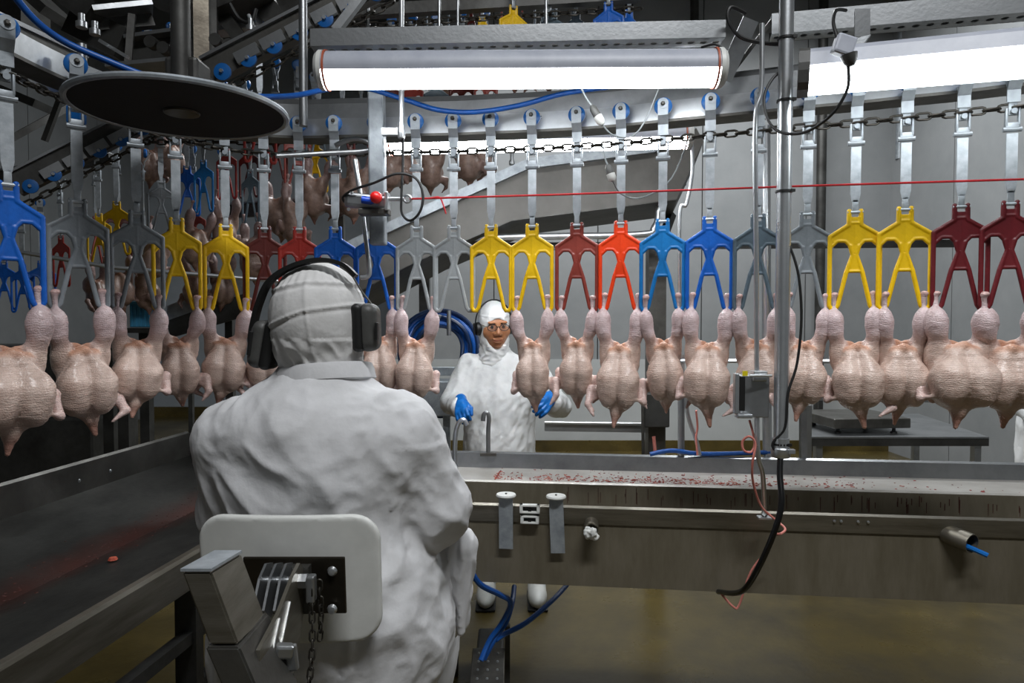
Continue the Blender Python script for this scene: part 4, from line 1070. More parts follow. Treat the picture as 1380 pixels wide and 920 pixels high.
for x, y in ((448, 769), (448, 820)):
    MB().lathe([(0, 0), (0.008, 0), (0.009, 0.002), (0.006, 0.007), (0, 0.008)], P(x, y, 1.183), (0, -1, 0), 12).build('bolt', 'steel_bright', ch, True)
# slanted square post
def skew_tube(top, bot, sx, sy, nm, m_, bev=0.003, tilt=0.0):
    mb = MB(); corners = [(-sx/2, -sy/2), (sx/2, -sy/2), (sx/2, sy/2), (-sx/2, sy/2)]
    mb.prism([Vector(top)+Vector((x, y, -y*tilt)) for x, y in corners], Vector(bot)-Vector(top))
    bmesh.ops.bevel(mb.bm, geom=list(mb.bm.edges), offset=bev, segments=2, affect='EDGES')
    return mb.build(nm, m_, ch)
tp, bt = P(287, 757, 0.985), P(322, 850, 0.985)
skew_tube(tp, bt, 0.040, 0.105, 'post', 'steel_brush', tilt=0.1)
capm = MB(); capm.prism([tp+Vector((x, y, -y*.1+0.0005)) for x, y in ((-.021, -.0535), (.021, -.0535), (.021, .0535), (-.021, .0535))], (0, 0, 0.004))
capm.build('post_cap', 'galv_bar', ch)
bt2 = P(420, 1075, 0.99)
skew_tube(bt+(bt-tp)*-0.03, bt2, 0.047, 0.112, 'sleeve', 'steel_dark')
MB().bar(bt2+Vector((0, 0, .1)), Vector((bt2.x+.05, 1.2, 0.02)), 0.06, 0.06, (0, 1, 0)).build('column', 'steel_dim', ch)
MB().box((bt2.x+.05, 1.25, 0.012), (0.4, 0.4, 0.02), None, 0.004).build('base_plate', 'steel_dim', ch)
# side cheek plates and fins
def yz(poly, x, th, nm, m_): return MB().prism([Vector((x, y, z)) for y, z in poly], (th, 0, 0)).build(nm, m_, ch)
xs = bt.x+0.032
poly = [(0.95, 0.985), (1.03, 1.002), (1.10, 1.034), (1.135, 1.043), (1.155, 1.025), (1.16, 0.965), (1.12, 0.90), (1.06, 0.845), (0.99, 0.80), (0.94, 0.80)]
yz(poly, xs, 0.006, 'cheek_plate', 'steel_brush')
for k in range(3): yz([(1.07, 0.99), (1.10, 1.03), (1.13, 1.044), (1.16, 1.035), (1.165, 0.99), (1.10, 0.965)], xs-0.018-0.017*k, 0.004, 'fin', 'steel')
yz([(1.15, 1.03), (1.18, 1.03), (1.18, 0.94), (1.15, 0.95)], xs-0.06, 0.075, 'back_block', 'steel_dark')
MB().tube([Vector((xs-.06, 1.13, 1.015)), Vector((xs+0.026, 1.13, 1.015))], 0.007, 10).build('hinge_pin', 'steel', ch, True)
MB().lathe([(0, 0), (0.013, 0), (0.013, 0.014), (0, 0.014)], (xs+0.006, 1.13, 1.015), (1, 0, 0), 6).build('nut', 'steel', ch)
MB().box((xs+0.026, 1.13, 1.002), (0.014, 0.02, 0.045), None, 0.003).build('lock_lever', 'steel', ch)
MB().bar((xs+0.006, 1.01, 0.955), (xs+0.03, 1.02, 0.95), 0.02, 0.02, (0, 0, 1), 0.004).build('handle', 'steel', ch)
MB().bar((xs+0.026, 1.02, 0.96), (xs+0.03, 1.02, 0.92), 0.018, 0.01, (0, 1, 0), 0.003).build('handle', 'steel', ch)
for y_, z_ in ((1.0, 0.985), (1.05, 0.99)):
    MB().bar((xs+0.0065, y_-.02, z_-.045), (xs+0.0065, y_+.03, z_+0.01), 0.004, 0.003, (1, 0, 0)).build('weld_bead', 'steel_bright', ch)
cn = thing('safety_chain', None, None, (xs+0.03, 1.13, 1.02)); cn.parent = ch; cn.matrix_parent_inverse = wmat(ch).inverted()
def small_chain(pts):
    path = crom([Vector(p_) for p_ in pts], 10); lay_links(path, 0.0145, cn, LM, 0.47)
small_chain([(xs+0.028, 1.125, 1.0), (xs+0.03, 1.12, 0.95), (xs+0.032, 1.11, 0.90), (xs+0.03, 1.09, 0.84), (xs+.028, 1.07, 0.80)])
small_chain([(xs+0.034, 1.15, 1.0), (xs+0.036, 1.15, 0.95), (xs+0.034, 1.148, 0.90)])
small_chain([(xs+0.02, 1.03, 0.91), (xs+0.018, 1.03, 0.86), (xs+0.02, 1.05, 0.81), (xs+0.024, 1.08, 0.79)])
# seat under the coat
MB().box((-0.41, 1.47, 0.565), (0.36, 0.34, 0.03), None, 0.01).build('seat', 'white_plastic', ch)
MB().bar((-0.41, 1.28, 0.53), (-0.36, 1.15, 0.53), 0.05, 0.04).build('seat_arm', 'steel_dim', ch)
MB().tube([(-0.6, 1.76, 0.225), (-0.18, 1.76, 0.225)], 0.014, 10).build('foot_bar', 'steel_dim', ch, True)
MB().bar((-0.41, 1.76, 0.225), (-0.37, 1.25, 0.1), 0.03, 0.03).build('foot_bar_arm', 'steel_dim', ch)

# ================================================================== STANDING WORKER (facing us)
HW = P(666, 437, 3.56)     # head centre
GX, GY = HW.x, HW.y
wk = thing('person', 'standing person in a white gown, glasses and blue gloves behind the trough', 'person', (GX+0.02, GY+0.03, 0))
def W(px, py, d): return np.array(P(px, py, d), np.float32)
sL, sR = W(634, 492, 3.62), W(716, 494, 3.62)
eL, eR = W(611, 542, 3.52), W(752, 546, 3.50)
hL, hR = W(622, 550, 3.28), W(737, 541, 3.14)
def gown_fn(p):
    cx = GX+0.025; cy = GY+0.06
    d = ell(p, (cx+.01, cy, 1.08), (0.185, 0.115, 0.19))
    d = smin(d, ell(p, (cx+.01, cy, 1.18), (0.165, 0.10, 0.075)), 0.05)
    d = smin(d, cone(p, (cx, cy, 1.24), (cx-.015, cy-.01, 1.32), 0.08, 0.06), 0.04)
    d = smin(d, cone(p, (cx, cy, 1.0), (cx, cy+.01, 0.52), 0.185, 0.20), 0.08)
    for a, b, c in ((sL, eL, hL), (sR, eR, hR)):
        d = smin(d, cone(p, a, b, 0.068, 0.060), 0.04)
        w_ = c+(b-c)*0.22
        d = smin(d, cone(p, b, w_, 0.058, 0.050), 0.03)
    return smax(d, 0.50-p[..., 2], 0.01)
def gown_disp(v, n):
    ang = Vector((v[0]*.8-v[2]*.6, v[1], v[2]*.8+v[0]*.6))
    return fold(v, 9, 0.008, (1.6, 1, .45), 2)+fold(ang, 18, 0.0045, (1.6, 1, .6), 7)+mnoise.noise(Vector(v)*50)*0.0015-0.005
gown_me = sdf_mesh('gown', gown_fn, (GX-.36, GY-.50, 0.47), (GX+.42, GY+.32, 1.40), 0.0085, gown_disp)
meshobj('gown', gown_me, 'gown', wk)
def legs_fn(p):
    d = None
    for x in (655, 724):
        f = W(x, 800, 3.52); f[2] = 0.05
        l = cone(p, (GX+.025+(-.09 if x < 700 else .11), GY+.05, 0.60), (f[0], f[1]+.08, 0.10), 0.09, 0.06)
        d = l if d is None else np.minimum(d, l)
    return d
meshobj('trousers', sdf_mesh('trousers', legs_fn, (GX-.25, GY-.15, 0.03), (GX+.35, GY+.25, 0.70), 0.012), 'gown', wk)
for x in (655, 724):
    f = P(x, 800, 3.5)
    def shoe(p, fx=f.x, fy=f.y):
        d = smin(ell(p, (fx, fy, 0.045), (0.05, 0.12, 0.05)), ell(p, (fx, fy+.09, 0.06), (0.045, 0.06, 0.06)), 0.03)
        return smax(d, 0.012-p[..., 2], 0.004)
    meshobj('shoe', sdf_mesh('shoe', shoe, (f.x-.08, f.y-.16, 0), (f.x+.08, f.y+.18, 0.14), 0.006), 'white_plastic', wk)
    MB().box((f.x, f.y+.02, 0.008), (0.10, 0.26, 0.014), None, 0.006).build('sole', 'black', wk)
# head: built in a local frame (x right in the photo, y away, z up), turned and tipped
HR = (Matrix.Rotation(R(14), 3, 'Z') @ Matrix.Rotation(R(8), 3, 'X') @ Matrix.Rotation(R(-2), 3, 'Y'))
HRn = np.array(HR, np.float32)
def loc(p): return (p-np.array(HW, np.float32))@HRn
def face_l(q):
    d = ell(q, (0, 0.0, 0.01), (0.070, 0.092, 0.098))
    d = smin(d, ell(q, (0, -0.035, -0.055), (0.063, 0.050, 0.056)), 0.03)
    d = smin(d, ell(q, (0, -0.058, -0.098), (0.026, 0.026, 0.020)), 0.02)            # chin
    for s in (-1, 1):
        d = smin(d, ell(q, (s*0.044, -0.060, -0.030), (0.027, 0.024, 0.026)), 0.018)  # cheeks
        d = smin(d, ell(q, (s*0.028, -0.082, 0.022), (0.024, 0.011, 0.008)), 0.012)   # brow
        d = smax(d, -ell(q, (s*0.030, -0.098, 0.000), (0.017, 0.016, 0.010)), 0.010)  # sockets
        d = smin(d, ell(q, (s*0.030, -0.078, -0.001), (0.014, 0.010, 0.008)), 0.004)  # lids
        d = smin(d, ell(q, (s*0.014, -0.093, -0.036), (0.009, 0.010, 0.008)), 0.006)  # nostrils
        d = smin(d, cone(q, (s*0.016, -0.086, -0.030), (s*0.034, -0.076, -0.062), 0.004, 0.004), 0.012)
    d = smin(d, cone(q, (0, -0.086, 0.012), (0, -0.106, -0.030), 0.008, 0.0125), 0.010)
    d = smin(d, ell(q, (0, -0.090, -0.064), (0.026, 0.009, 0.0065)), 0.008)
    d = smin(d, ell(q, (0, -0.088, -0.077), (0.023, 0.010, 0.007)), 0.006)
    d = smax(d, -cone(q, (-0.024, -0.100, -0.071), (0.024, -0.100, -0.071), 0.004, 0.004), 0.004)
    return d
lo, hi = HW-Vector((.13, .15, .17)), HW+Vector((.13, .15, .14))
meshobj('head', sdf_mesh('head', lambda p: face_l(loc(p)), lo, hi, 0.0032), 'skin', wk)
def hw(x, y, z): return HW+HR@Vector((x, y, z))
for s in (-1, 1):
    MB().lathe([(0, -0.006), (0.005, -0.005), (0.0085, 0.0), (0.005, 0.005), (0, 0.006)], hw(s*0.030, -0.0855, -0.001), HR@Vector((0, 1, 0)), 12).build('eye', 'eye', wk, True)
    MB().bar(hw(s*0.014, -0.094, 0.017), hw(s*0.044, -0.083, 0.018), 0.005, 0.005).build('eyebrow', 'eye', wk)
MB().tube(crom([hw(-0.025, -0.088, -0.0765), hw(-.012, -.096, -.0705), hw(0, -0.0985, -0.0685), hw(.012, -.096, -.0705), hw(0.025, -0.088, -0.0765)], 4), 0.0024, 6).build('mouth', 'lips', wk, True)
def hoodw(p):
    q = loc(p)
    d = ell(q, (0, 0.004, 0.018), (0.079, 0.100, 0.106))
    d = smin(d, ell(q, (0, -0.008, -0.07), (0.073, 0.078, 0.07)), 0.03)
    d = smin(d, cone(q, (0, 0.0, -0.09), (0.0, 0.02, -0.20), 0.066, 0.085), 0.03)
    cut = ell(q, (0, -0.115, -0.048), (0.068, 0.088, 0.094))
    return smax(d, -cut, 0.006)
def hood_d2(v, n):
    q = HR.transposed()@(Vector(v)-HW); a = fold(v, 26, 0.002, (1, 1, 1), 3)
    if q.z < -0.1: a += fold(v, 28, 0.005, (.8, 1, 1.6), 9)
    t = (q.z-0.052)/0.004; a += 0.002*math.exp(-t*t)
    return a
meshobj('hood', sdf_mesh('hood', hoodw, HW-Vector((.14, .15, .24)), HW+Vector((.14, .16, .15)), 0.004, hood_d2), 'gown', wk)
gl = thing('glasses', None, None, HW); gl.parent = wk; gl.matrix_parent_inverse = wmat(wk).inverted(); gl['label'] = 'thin framed spectacles'
for s in (-1, 1):
    c_ = hw(s*0.031, -0.103, -0.002)
    ringp = [c_+HR@Vector((math.cos(a)*0.025*(1.0), 0.006*abs(math.cos(a))*(1 if s*math.cos(a) > 0 else 0), math.sin(a)*0.0165)) for a in [k*math.pi/10 for k in range(20)]]
    MB().tube(ringp, 0.0016, 6, closed=True).build('rim', 'black', gl, True)
    MB().prism([q_ for q_ in ringp], HR@Vector((0, 0.001, 0))).build('lens', 'glass', gl)
    MB().tube([hw(s*0.056, -0.097, 0.002), hw(s*0.082, -0.02, 0.008)], 0.0016, 6).build('temple', 'black', gl, True)
MB().tube([hw(-0.007, -0.106, 0.002), hw(0, -0.109, 0.004), hw(0.007, -0.106, 0.002)], 0.0016, 6).build('bridge', 'black', gl, True)
ew = thing('ear_muffs', None, None, HW); ew.parent = wk; ew.matrix_parent_inverse = wmat(wk).inverted(); ew['label'] = 'black ear muffs over the hood'
for s in (-1, 1):
    c_ = hw(s*0.088, 0.0, -0.02)
    MB().lathe([(0, -0.018), (0.032, -0.018), (0.036, -0.008), (0.034, 0.006), (0.026, 0.013), (0, 0.014)], c_, HR@Vector((s, 0, 0)), 20).build('ear_cup', 'black', ew, True)
MB().tube([hw(math.cos(a)*0.098, 0.01, 0.0+math.sin(a)*0.129) for a in [math.pi*k/20 for k in range(21)]], 0.004, 6).build('headband', 'black', ew, True)
MB().tube(crom([hw(-0.102, -0.01, -0.01), hw(-0.112, -0.02, 0.01), hw(-0.11, -0.02, -0.05)], 5), 0.004, 6).build('wire_arm', 'black', ew, True)
# gloved hands
def hand(c, fwd, side, up_, curl, nm='glove', parent=wk):
    """palm at c; fwd: knuckle direction; side: thumb side; up_: back of the hand"""
    c = np.array(c, np.float32); f, s, u_ = [np.array(Vector(v).normalized(), np.float32) for v in (fwd, side, up_)]
    def pt(a, b, d): return c+f*a+s*b+u_*d
    def fn(p):
        d = cone(p, pt(-.030, .012, 0), pt(.026, .018, 0), 0.022, 0.019)
        d = smin(d, cone(p, pt(-.030, -.012, 0), pt(.024, -.020, 0), 0.022, 0.018), 0.02)
        d = smin(d, cone(p, pt(-.065, 0, 0), pt(-.030, 0, 0), 0.029, 0.026), 0.02)
        for b, l in ((0.028, .9), (0.0095, 1.0), (-0.0095, .95), (-0.028, .78)):
            k0 = pt(.032, b, .004); k1 = pt(.032+.030*l*math.cos(curl*.5), b*1.05, .004-.030*l*math.sin(curl*.5))
            k2 = k1+(f*math.cos(curl*1.2)-u_*math.sin(curl*1.2))*.026*l; k3 = k2+(f*math.cos(curl*1.8)-u_*math.sin(curl*1.8))*.020*l
            g = np.minimum(np.minimum(cone(p, k0, k1, .0105, .0098), cone(p, k1, k2, .0098, .0092)), cone(p, k2, k3, .0092, .0078))
            d = smin(d, g, 0.004)
        t0 = pt(-.020, .030, -.006); t1 = pt(.008, .048, -.018); t2 = pt(.032, .042, -.034)
        d = smin(d, np.minimum(cone(p, t0, t1, .0125, .0105), cone(p, t1, t2, .0105, .0085)), 0.006)
        return d
    lo = Vector(c)-Vector((.12,)*3); hi = Vector(c)+Vector((.12,)*3)
    meshobj(nm, sdf_mesh(nm, fn, lo, hi, 0.0038, lambda v, n: mnoise.noise(Vector(v)*70)*0.0012), 'glove', parent)
hand(hL, (0.10, -0.75, -0.5), (0.8, -.3, 0.4), (-0.3, -0.5, 0.8), 1.25)
hand(hR, (-0.30, -0.75, -0.25), (-0.4, 0.1, 0.75), (0.55, -0.45, 0.5), 0.95)
hand((-0.21, 1.85, 1.075), (-0.15, 1, 0.1), (-1, -.1, .2), (0, -.1, 1), 0.7, parent=pw)
hand((-0.545, 1.85, 1.095), (0.1, 1, 0.1), (1, -.1, .2), (0, -.1, 1), 0.7, parent=pw)
# second gowned person cut by the right edge
pr = thing('person', 'person in a pale gown barely visible at the right edge', 'person', (3.24, 4.1, 0))
def gown2(p):
    d = cone(p, (3.27, 4.1, 1.05), (3.27, 4.1, 0.52), 0.17, 0.19)
    d = smin(d, ell(p, (3.27, 4.1, 1.15), (0.2, .12, .16)), 0.05)
    d = smin(d, cone(p, (3.27, 4.1, 1.25), (3.27, 4.1, 1.40), 0.07, .06), 0.04)
    d = smin(d, ell(p, (3.27, 4.08, 1.47), (.08, .1, .11)), 0.02)
    d = smin(d, cone(p, (3.08, 4.1, 1.22), (3.05, 4.08, 0.95), 0.07, .06), 0.03)
    d = smin(d, cone(p, (3.05, 4.08, 0.95), (3.10, 3.88, 0.80), 0.06, .05), 0.03)
    d = smin(d, cone(p, (3.46, 4.1, 1.22), (3.5, 4.08, 0.95), 0.07, .06), 0.03)
    d = smin(d, cone(p, (3.20, 4.1, .6), (3.18, 4.1, 0.06), 0.09, .06), 0.03)
    return smin(d, cone(p, (3.35, 4.1, .6), (3.37, 4.1, 0.06), 0.09, .06), 0.03)
meshobj('gown', sdf_mesh('gown', gown2, (2.9, 3.75, 0), (3.65, 4.35, 1.62), 0.016, lambda v, n: fold(v, 9, 0.01, (1.5, 1, .5), 4)), 'gown', pr)

# ================================================================== BACKGROUND: chute
ct = thing('chute', 'sloping grey steel chute behind the shackles, with a pale top flange', 'chute', P(720, 280, 3.0))
def quad_plate(pts, back, nm, m_, parent, th=0.006):
    return MB().prism([Vector(p_) for p_ in pts], Vector(back).normalized()*th).build(nm, m_, parent)
dC = 3.5
fr = [P(430, 352, dC), P(540, 300, dC), P(712, 222, dC), P(880, 200, dC), P(936, 168, dC), P(948, 190, dC), P(912, 268, dC), P(690, 296, dC), P(560, 352, dC), P(430, 420, dC)]
quad_plate(fr, (0, 1, 0), 'side_panel', 'chute_steel', ct)
bk_ = Vector((0.1, 0.55, 0))
for i, j in ((6, 7), (7, 8), (8, 9), (5, 6)):
    a, b = fr[i], fr[j]; MB().prism([a, b, b+bk_, a+bk_], (0, 0, -0.005)).build('bottom_panel', 'steel_dim', ct)
for i in range(0, 4):
    a, b = fr[i], fr[i+1]; up_ = Vector((0, 0, 0.026))
    MB().prism([a-up_, b-up_, b+up_, a+up_], (0, -0.035, 0)).build('flange', 'galv', ct)
for i in range(0, 4):
    a, b = fr[i]+bk_, fr[i+1]+bk_; MB().prism([a, b, b+Vector((0, 0, -.2)), a+Vector((0, 0, -.2))], (0, 0.005, 0)).build('back_panel', 'steel_dim', ct)
MB().bar(P(485, 380, dC+.3), Vector((P(485, 300, dC+.3).x, dC+.3, 0)), 0.05, 0.05, (0, 1, 0)).build('support_leg', 'steel_dim', ct)
MB().bar(fr[6]+bk_*.9, P(890, 330, 3.93), 0.04, 0.04).build('support_arm', 'steel_dim', ct)
tag(MB().lathe([(0, 0), (0.016, 0), (0.016, 0.02), (0.01, 0.02), (0.01, 0.06), (0, 0.06)], P(690, 222, dC-.02), (0, 0, 1), 12).build('bolt_stud', 'steel_bright', ct, True), None, None)
def pipe(name, label, pts, r, m_='steel', cat='pipe', n=12): return tag(MB().tube(pts, r, n).build(name, m_, None, True), label, cat)
pipe('rail_pipe', 'horizontal bright pipe behind the yellow and brown shackles', crom([P(575, 322, 3.6), P(700, 319, 3.6), P(860, 316, 3.6), P(882, 306, 3.6), P(888, 280, 3.6), P(890, 200, 3.6)], 6), 0.018, 'steel_bright')
tag(MB().bar(P(575, 333, 3.7), P(1290, 328, 3.7), 0.03, 0.04).build('cross_beam', 'steel_dim', None), 'dark horizontal beam across the back behind the shackles', 'beam')
# dark post with a control box in front of the wall
pt = thing('box_post', 'dark square post behind the teal shackle, with a steel box low down', 'post', (P(884, 610, 3.95).x, 3.95, 0))
MB().bar(P(884, 330, 3.95), Vector((P(884, 610, 3.95).x, 3.95, 0)), 0.10, 0.10, (0, 1, 0)).build('upright', 'steel_dark', pt)
MB().box(P(884, 552, 3.85), (0.14, 0.07, 0.19), None, 0.006).build('control_box', 'steel_dim', pt)
MB().tube([P(866, 530, 3.8), P(867, 640, 3.8)], 0.009, 8).build('side_tube', 'steel_dark', pt, True)
MB().tube([P(881, 588, 3.8), P(885, 630, 3.8)], 0.01, 8).build('cable', 'pink', pt, True)
tag(MB().bar(P(734, 575, 4.2), P(868, 577, 4.2), 0.05, 0.045).build('wall_rail', 'steel', None), 'low steel channel on the wall right of the standing worker', 'rail')
pipe('wall_pipe', 'thin pipe under the low steel channel by the standing worker', [P(734, 569, 4.15), P(868, 571, 4.15)], 0.008, 'steel_bright')
pipe('feeler_rod', 'bent bright rod with a pink tube beside it under the royal blue chicken', crom([P(925, 500, 2.72), P(926, 553, 2.72), P(938, 592, 2.72), P(943, 613, 2.72)], 5), 0.008, 'steel_bright', 'rod')
pipe('pink_tube', 'short pink tube hanging under the royal blue shackle\'s chicken', crom([P(938, 553, 2.68), P(940, 575, 2.7), P(938, 590, 2.7), P(940, 613, 2.7)], 5), 0.004, 'pink', 'tube')
# guard rail behind the right hand chickens
gr = thing('guard_rail', 'stainless guard rail with two bars behind the right hand chickens', 'rail', P(1200, 612, 2.6))
MB().bar(P(985, 533, 2.75), P(1480, 541, 2.5), 0.05, 0.022).build('bar', 'steel', gr)
MB().tube([P(915, 486, 2.75), P(1480, 488, 2.5)], 0.008, 8).build('bar', 'steel_bright', gr, True)
MB().tube([P(1100, 512, 2.7), P(1480, 515, 2.5)], 0.008, 8).build('bar', 'steel', gr, True)
for x, d in ((918, 2.76), (1082, 2.72), (1420, 2.55)):
    MB().bar(P(x, 478, d), P(x, 617 if x < 1400 else 640, d), 0.022, 0.022, (0, 1, 0)).build('post', 'steel', gr)
# wall pipes
for x, d, r, lab in ((1106, 7.4, 0.05, 'dark vertical wall pipe just right of the thick steel pole'), (1262, 7.4, 0.07, 'thick dark vertical wall pipe behind the right yellow shackle'), (1278, 7.42, 0.035, 'slim dark vertical wall pipe touching the thick one at the right'),
                     (1212, 7.42, 0.05, 'pale vertical pipe near the ceiling above the batten lamp')):
    b = P(x, 300, d); z0_ = 0 if x != 1212 else 3.2
    tag(MB().tube([(b.x, b.y, z0_), (b.x, b.y, 5.6)], r, 12).build('wall_pipe', 'steel_dim' if x != 1212 else 'galv', None, True), lab, 'pipe')
# dark box put in for the gap / doorway in the wall
tag(MB().box(P(1278, 438, 7.5), (0.22, 0.06, 0.9), None, 0.01).build('wall_opening', 'steel_dim', None), 'narrow dark cabinet on the wall behind the burgundy shackles', 'opening')
# table with a scale
tb = thing('steel_table', 'dark stainless table behind the chickens at the lower right', 'table', (P(1210, 600, 4.0).x, 4.3, 0))
tz = P(1200, 592, 4.0).z
tA, tB, tC_, tD = [Vector((P(x, y, d).x, d, tz)) for x, y, d in ((1090, 590, 4.0), (1336, 594, 4.0), (1240, 560, 5.0), (1078, 560, 5.0))]
MB().prism([tA, tB, tC_, tD], (0, 0, 0.012)).build('tabletop', 'steel', tb)
MB().bar(tA+Vector((0, 0.01, -.02)), tB+Vector((0, .01, -.02)), 0.02, 0.045).build('apron', 'steel_dim', tb)
for q in (tA+Vector((.08, .04, 0)), tB+Vector((-.05, .04, 0)), tC_+Vector((-.05, -.05, 0)), tD+Vector((.05, -.05, 0))):
    MB().bar((q.x, q.y, 0), (q.x, q.y, tz), 0.04, 0.04, (0, 1, 0)).build('leg', 'steel', tb)
sc = thing('platform_scale', 'low flat platform scale standing on the steel table', 'scale', (P(1150, 560, 4.3).x, 4.3, tz))
MB().box((P(1150, 560, 4.3).x, 4.3, tz+0.078), (0.48, 0.44, 0.06), Matrix.Rotation(R(4), 3, 'Z'), 0.006).build('platform', 'steel_dark', sc)
for dx in (-.17, .17):
    for dy in (-.17, .17): MB().lathe([(0, 0), (0.02, 0), (0.02, 0.01), (0.01, 0.014), (0.01, 0.045), (0, 0.045)], (P(1150, 560, 4.3).x+dx, 4.3+dy, tz+0.012), (0, 0, 1), 10).build('foot', 'black', sc)
MB().bar((P(1108, 560, 4.6).x, 4.62, tz+.1), (P(1108, 560, 4.6).x, 4.62, tz+.28), 0.02, 0.02, (0, 1, 0)).build('column', 'steel_dim', sc)
tag(MB().bar((P(1086, 610, 4.0).x, 3.96, 0), (P(1086, 610, 4.0).x, 3.96, P(1086, 545, 4.0).z), 0.035, 0.035, (0, 1, 0)).build('table_post', 'steel', None), 'pale upright post left of the platform scale', 'post')

# ------------------------------------------------------------------ hose coil and wash station behind
hc = P(592, 470, 4.0)
cl = thing('hose_coil', 'thick coil of blue hose hanging on the back wall rack', 'hose', hc)
for k in range(7):
    rr = 0.135+0.016*k; zz = 0.02*(k % 3); pts = []
    for j in range(44):
        a = 2*math.pi*j/44; sq = 1.0 if math.sin(a) > 0 else 1.75
        pts.append(hc+Vector((math.cos(a)*rr*(1+.03*math.sin(k*2+a)), 0.03*math.sin(a*2+k)+zz, math.sin(a)*rr*sq*(1+.02*math.sin(k*3)))))
    MB().tube(pts, 0.012, 8, closed=True).build('turn', 'hose_blue' if k % 3 else 'hose_dark', cl, True)
rk = thing('hose_rack', 'grey steel rack with a hanging arm that carries the blue hose coil', 'rack', (hc.x, hc.y+.12, 0))
MB().bar((hc.x-.10, hc.y+.12, 0), (hc.x-.10, hc.y+.12, 2.0), 0.06, 0.06, (0, 1, 0)).build('upright', 'steel_dim', rk)
MB().tube([hc+Vector((-.1, .10, .16)), hc+Vector((0, -.02, .19)), hc+Vector((.1, .06, .16))], 0.012, 8).build('arm', 'steel', rk, True)
MB().tube([P(605, 418, 3.85), P(605, 452, 3.85)], 0.012, 8).build('arm', 'steel', rk, True)
ws = thing('wash_unit', 'pale steel wash unit left of the standing worker below the blue coil', 'sink', (P(590, 520, 3.9).x, 3.95, 0))
MB().box(P(585, 535, 3.9), (0.26, 0.16, 0.20), None, 0.008).build('bowl', 'galv', ws)
MB().box(P(585, 500, 3.98), (0.36, 0.03, 0.05), None, 0.004).build('backsplash', 'galv', ws)
for x, y in ((575, 527), (601, 527)): MB().lathe([(0, 0), (.006, 0), (.005, .004), (0, .005)], P(x, y, 3.81), (0, -1, 0), 8).build('bolt', 'black', ws)
MB().bar(P(602, 560, 3.9), Vector((P(602, 560, 3.9).x, 3.9, 0)), 0.04, 0.04, (0, 1, 0)).build('leg', 'galv', ws)
MB().bar(P(570, 560, 3.9), Vector((P(570, 560, 3.9).x, 3.9, 0)), 0.04, 0.04, (0, 1, 0)).build('leg', 'galv', ws)
# two swan neck taps at the trough
pipe('swan_neck_tap', 'bright curved tap pipe under the worker\'s left glove in the photo', crom([P(614, 635, 2.3), P(613, 600, 2.3), P(615, 580, 2.3), P(619, 569, 2.3), P(625, 566, 2.3), P(629, 573, 2.3)], 6), 0.0085, 'steel_bright', 'tap')
pipe('swan_neck_tap', 'thin hooked tap pipe standing in front of the worker\'s gown', crom([P(658, 612, 2.82), P(658, 580, 2.82), P(659, 562, 2.82), P(656, 556, 2.82), P(652, 559, 2.82), P(651, 567, 2.82)], 6), 0.009, 'steel', 'tap')
t = thing('tap_plate', 'small dark bracket at the foot of the hooked tap pipe', 'bracket', P(658, 612, 2.8))
MB().box(P(658, 612, 2.8), (0.066, 0.02, 0.012)).build('plate', 'steel_dark', t)

# ================================================================== BACKGROUND: second line and gantry, upper left
def rail_beam(name, label, a, b, h, wdt, m_='steel_dark', wheels=0, chainy=False):
    a, b = Vector(a), Vector(b); t = thing(name, label, 'rail', a)
    d = (b-a).normalized(); up_ = Vector((0, 0, 1)); up_ = (up_-d*up_.dot(d)).normalized(); sd = d.cross(up_)
    if sd.y > 0: sd = -sd
    MB().bar(a, b, wdt, h, up_).build('beam', m_, t)
    MB().bar(a+up_*h*.5, b+up_*h*.5, wdt*1.6, 0.012, up_).build('top_flange', 'steel', t)
    L_ = (b-a).length
    for k in range(wheels):
        c = a+d*L_*(k+.5)/wheels-up_*h*.42+sd*wdt*.8
        MB().lathe([(0, -.012), (.026, -.012), (.034, -.004), (.034, .006), (0, .012)], c, sd, 16).build('wheel', 'wheel_blue', t, True)
        MB().lathe([(0, 0), (.008, 0), (.008, .008), (0, .008)], c+sd*.012, sd, 6).build('bolt', 'steel_bright', t)
        MB().bar(c+d*0.07+up_*0.02, c+d*0.17+up_*0.02, 0.02, 0.045, up_).build('link_plate', 'steel', t)
    if chainy:
        cn_ = thing('chain', None, None, a); cn_.parent = t; cn_.matrix_parent_inverse = wmat(t).inverted()
        lay_links([a-up_*(h*.5+.05)+sd*wdt*.6, b-up_*(h*.5+.05)+sd*wdt*.6], 0.045, cn_, LM, 1.35)
    return t
rail_beam('sloped_rail', 'rail climbing to the right above the black disc, with blue wheels and chain', P(282, 98, 2.75), P(520, -25, 2.75), 0.10, 0.05, 'steel_dark', 7, True)
rail_beam('sloped_rail', 'lower rail climbing to the right behind the first grey shackle', P(20, 250, 3.3), P(200, 158, 3.5), 0.11, 0.05, 'steel_dim', 6, True)
rail_beam('back_rail', 'level rail of the second line behind the hanging rods on the left', P(200, 172, 3.9), P(530, 172, 3.9), 0.08, 0.05, 'steel_dim', 0, True)
rail_beam('back_rail', 'high rail above the tube lamp carrying the second row of shackles', P(430, 18, 3.4), P(860, -8, 3.4), 0.07, 0.05, 'steel_dim', 0, True)
rail_beam('back_rail', 'dark rail of the back line at the left edge behind the front blue shackle', (-3.5, 4.28, 2.30), (-2.4, 4.12, 2.42), 0.06, 0.04, 'steel_dim')
rail_beam('side_rail', 'steel rail slanting out of the photo at the upper left corner', P(-40, 22, 1.7), P(110, 88, 2.25), 0.06, 0.03, 'steel_dark')
rail_beam('side_rail', 'lower tubular rail slanting below the blue hose at the left edge', P(-30, 72, 1.75), P(108, 138, 2.2), 0.03, 0.03, 'steel')
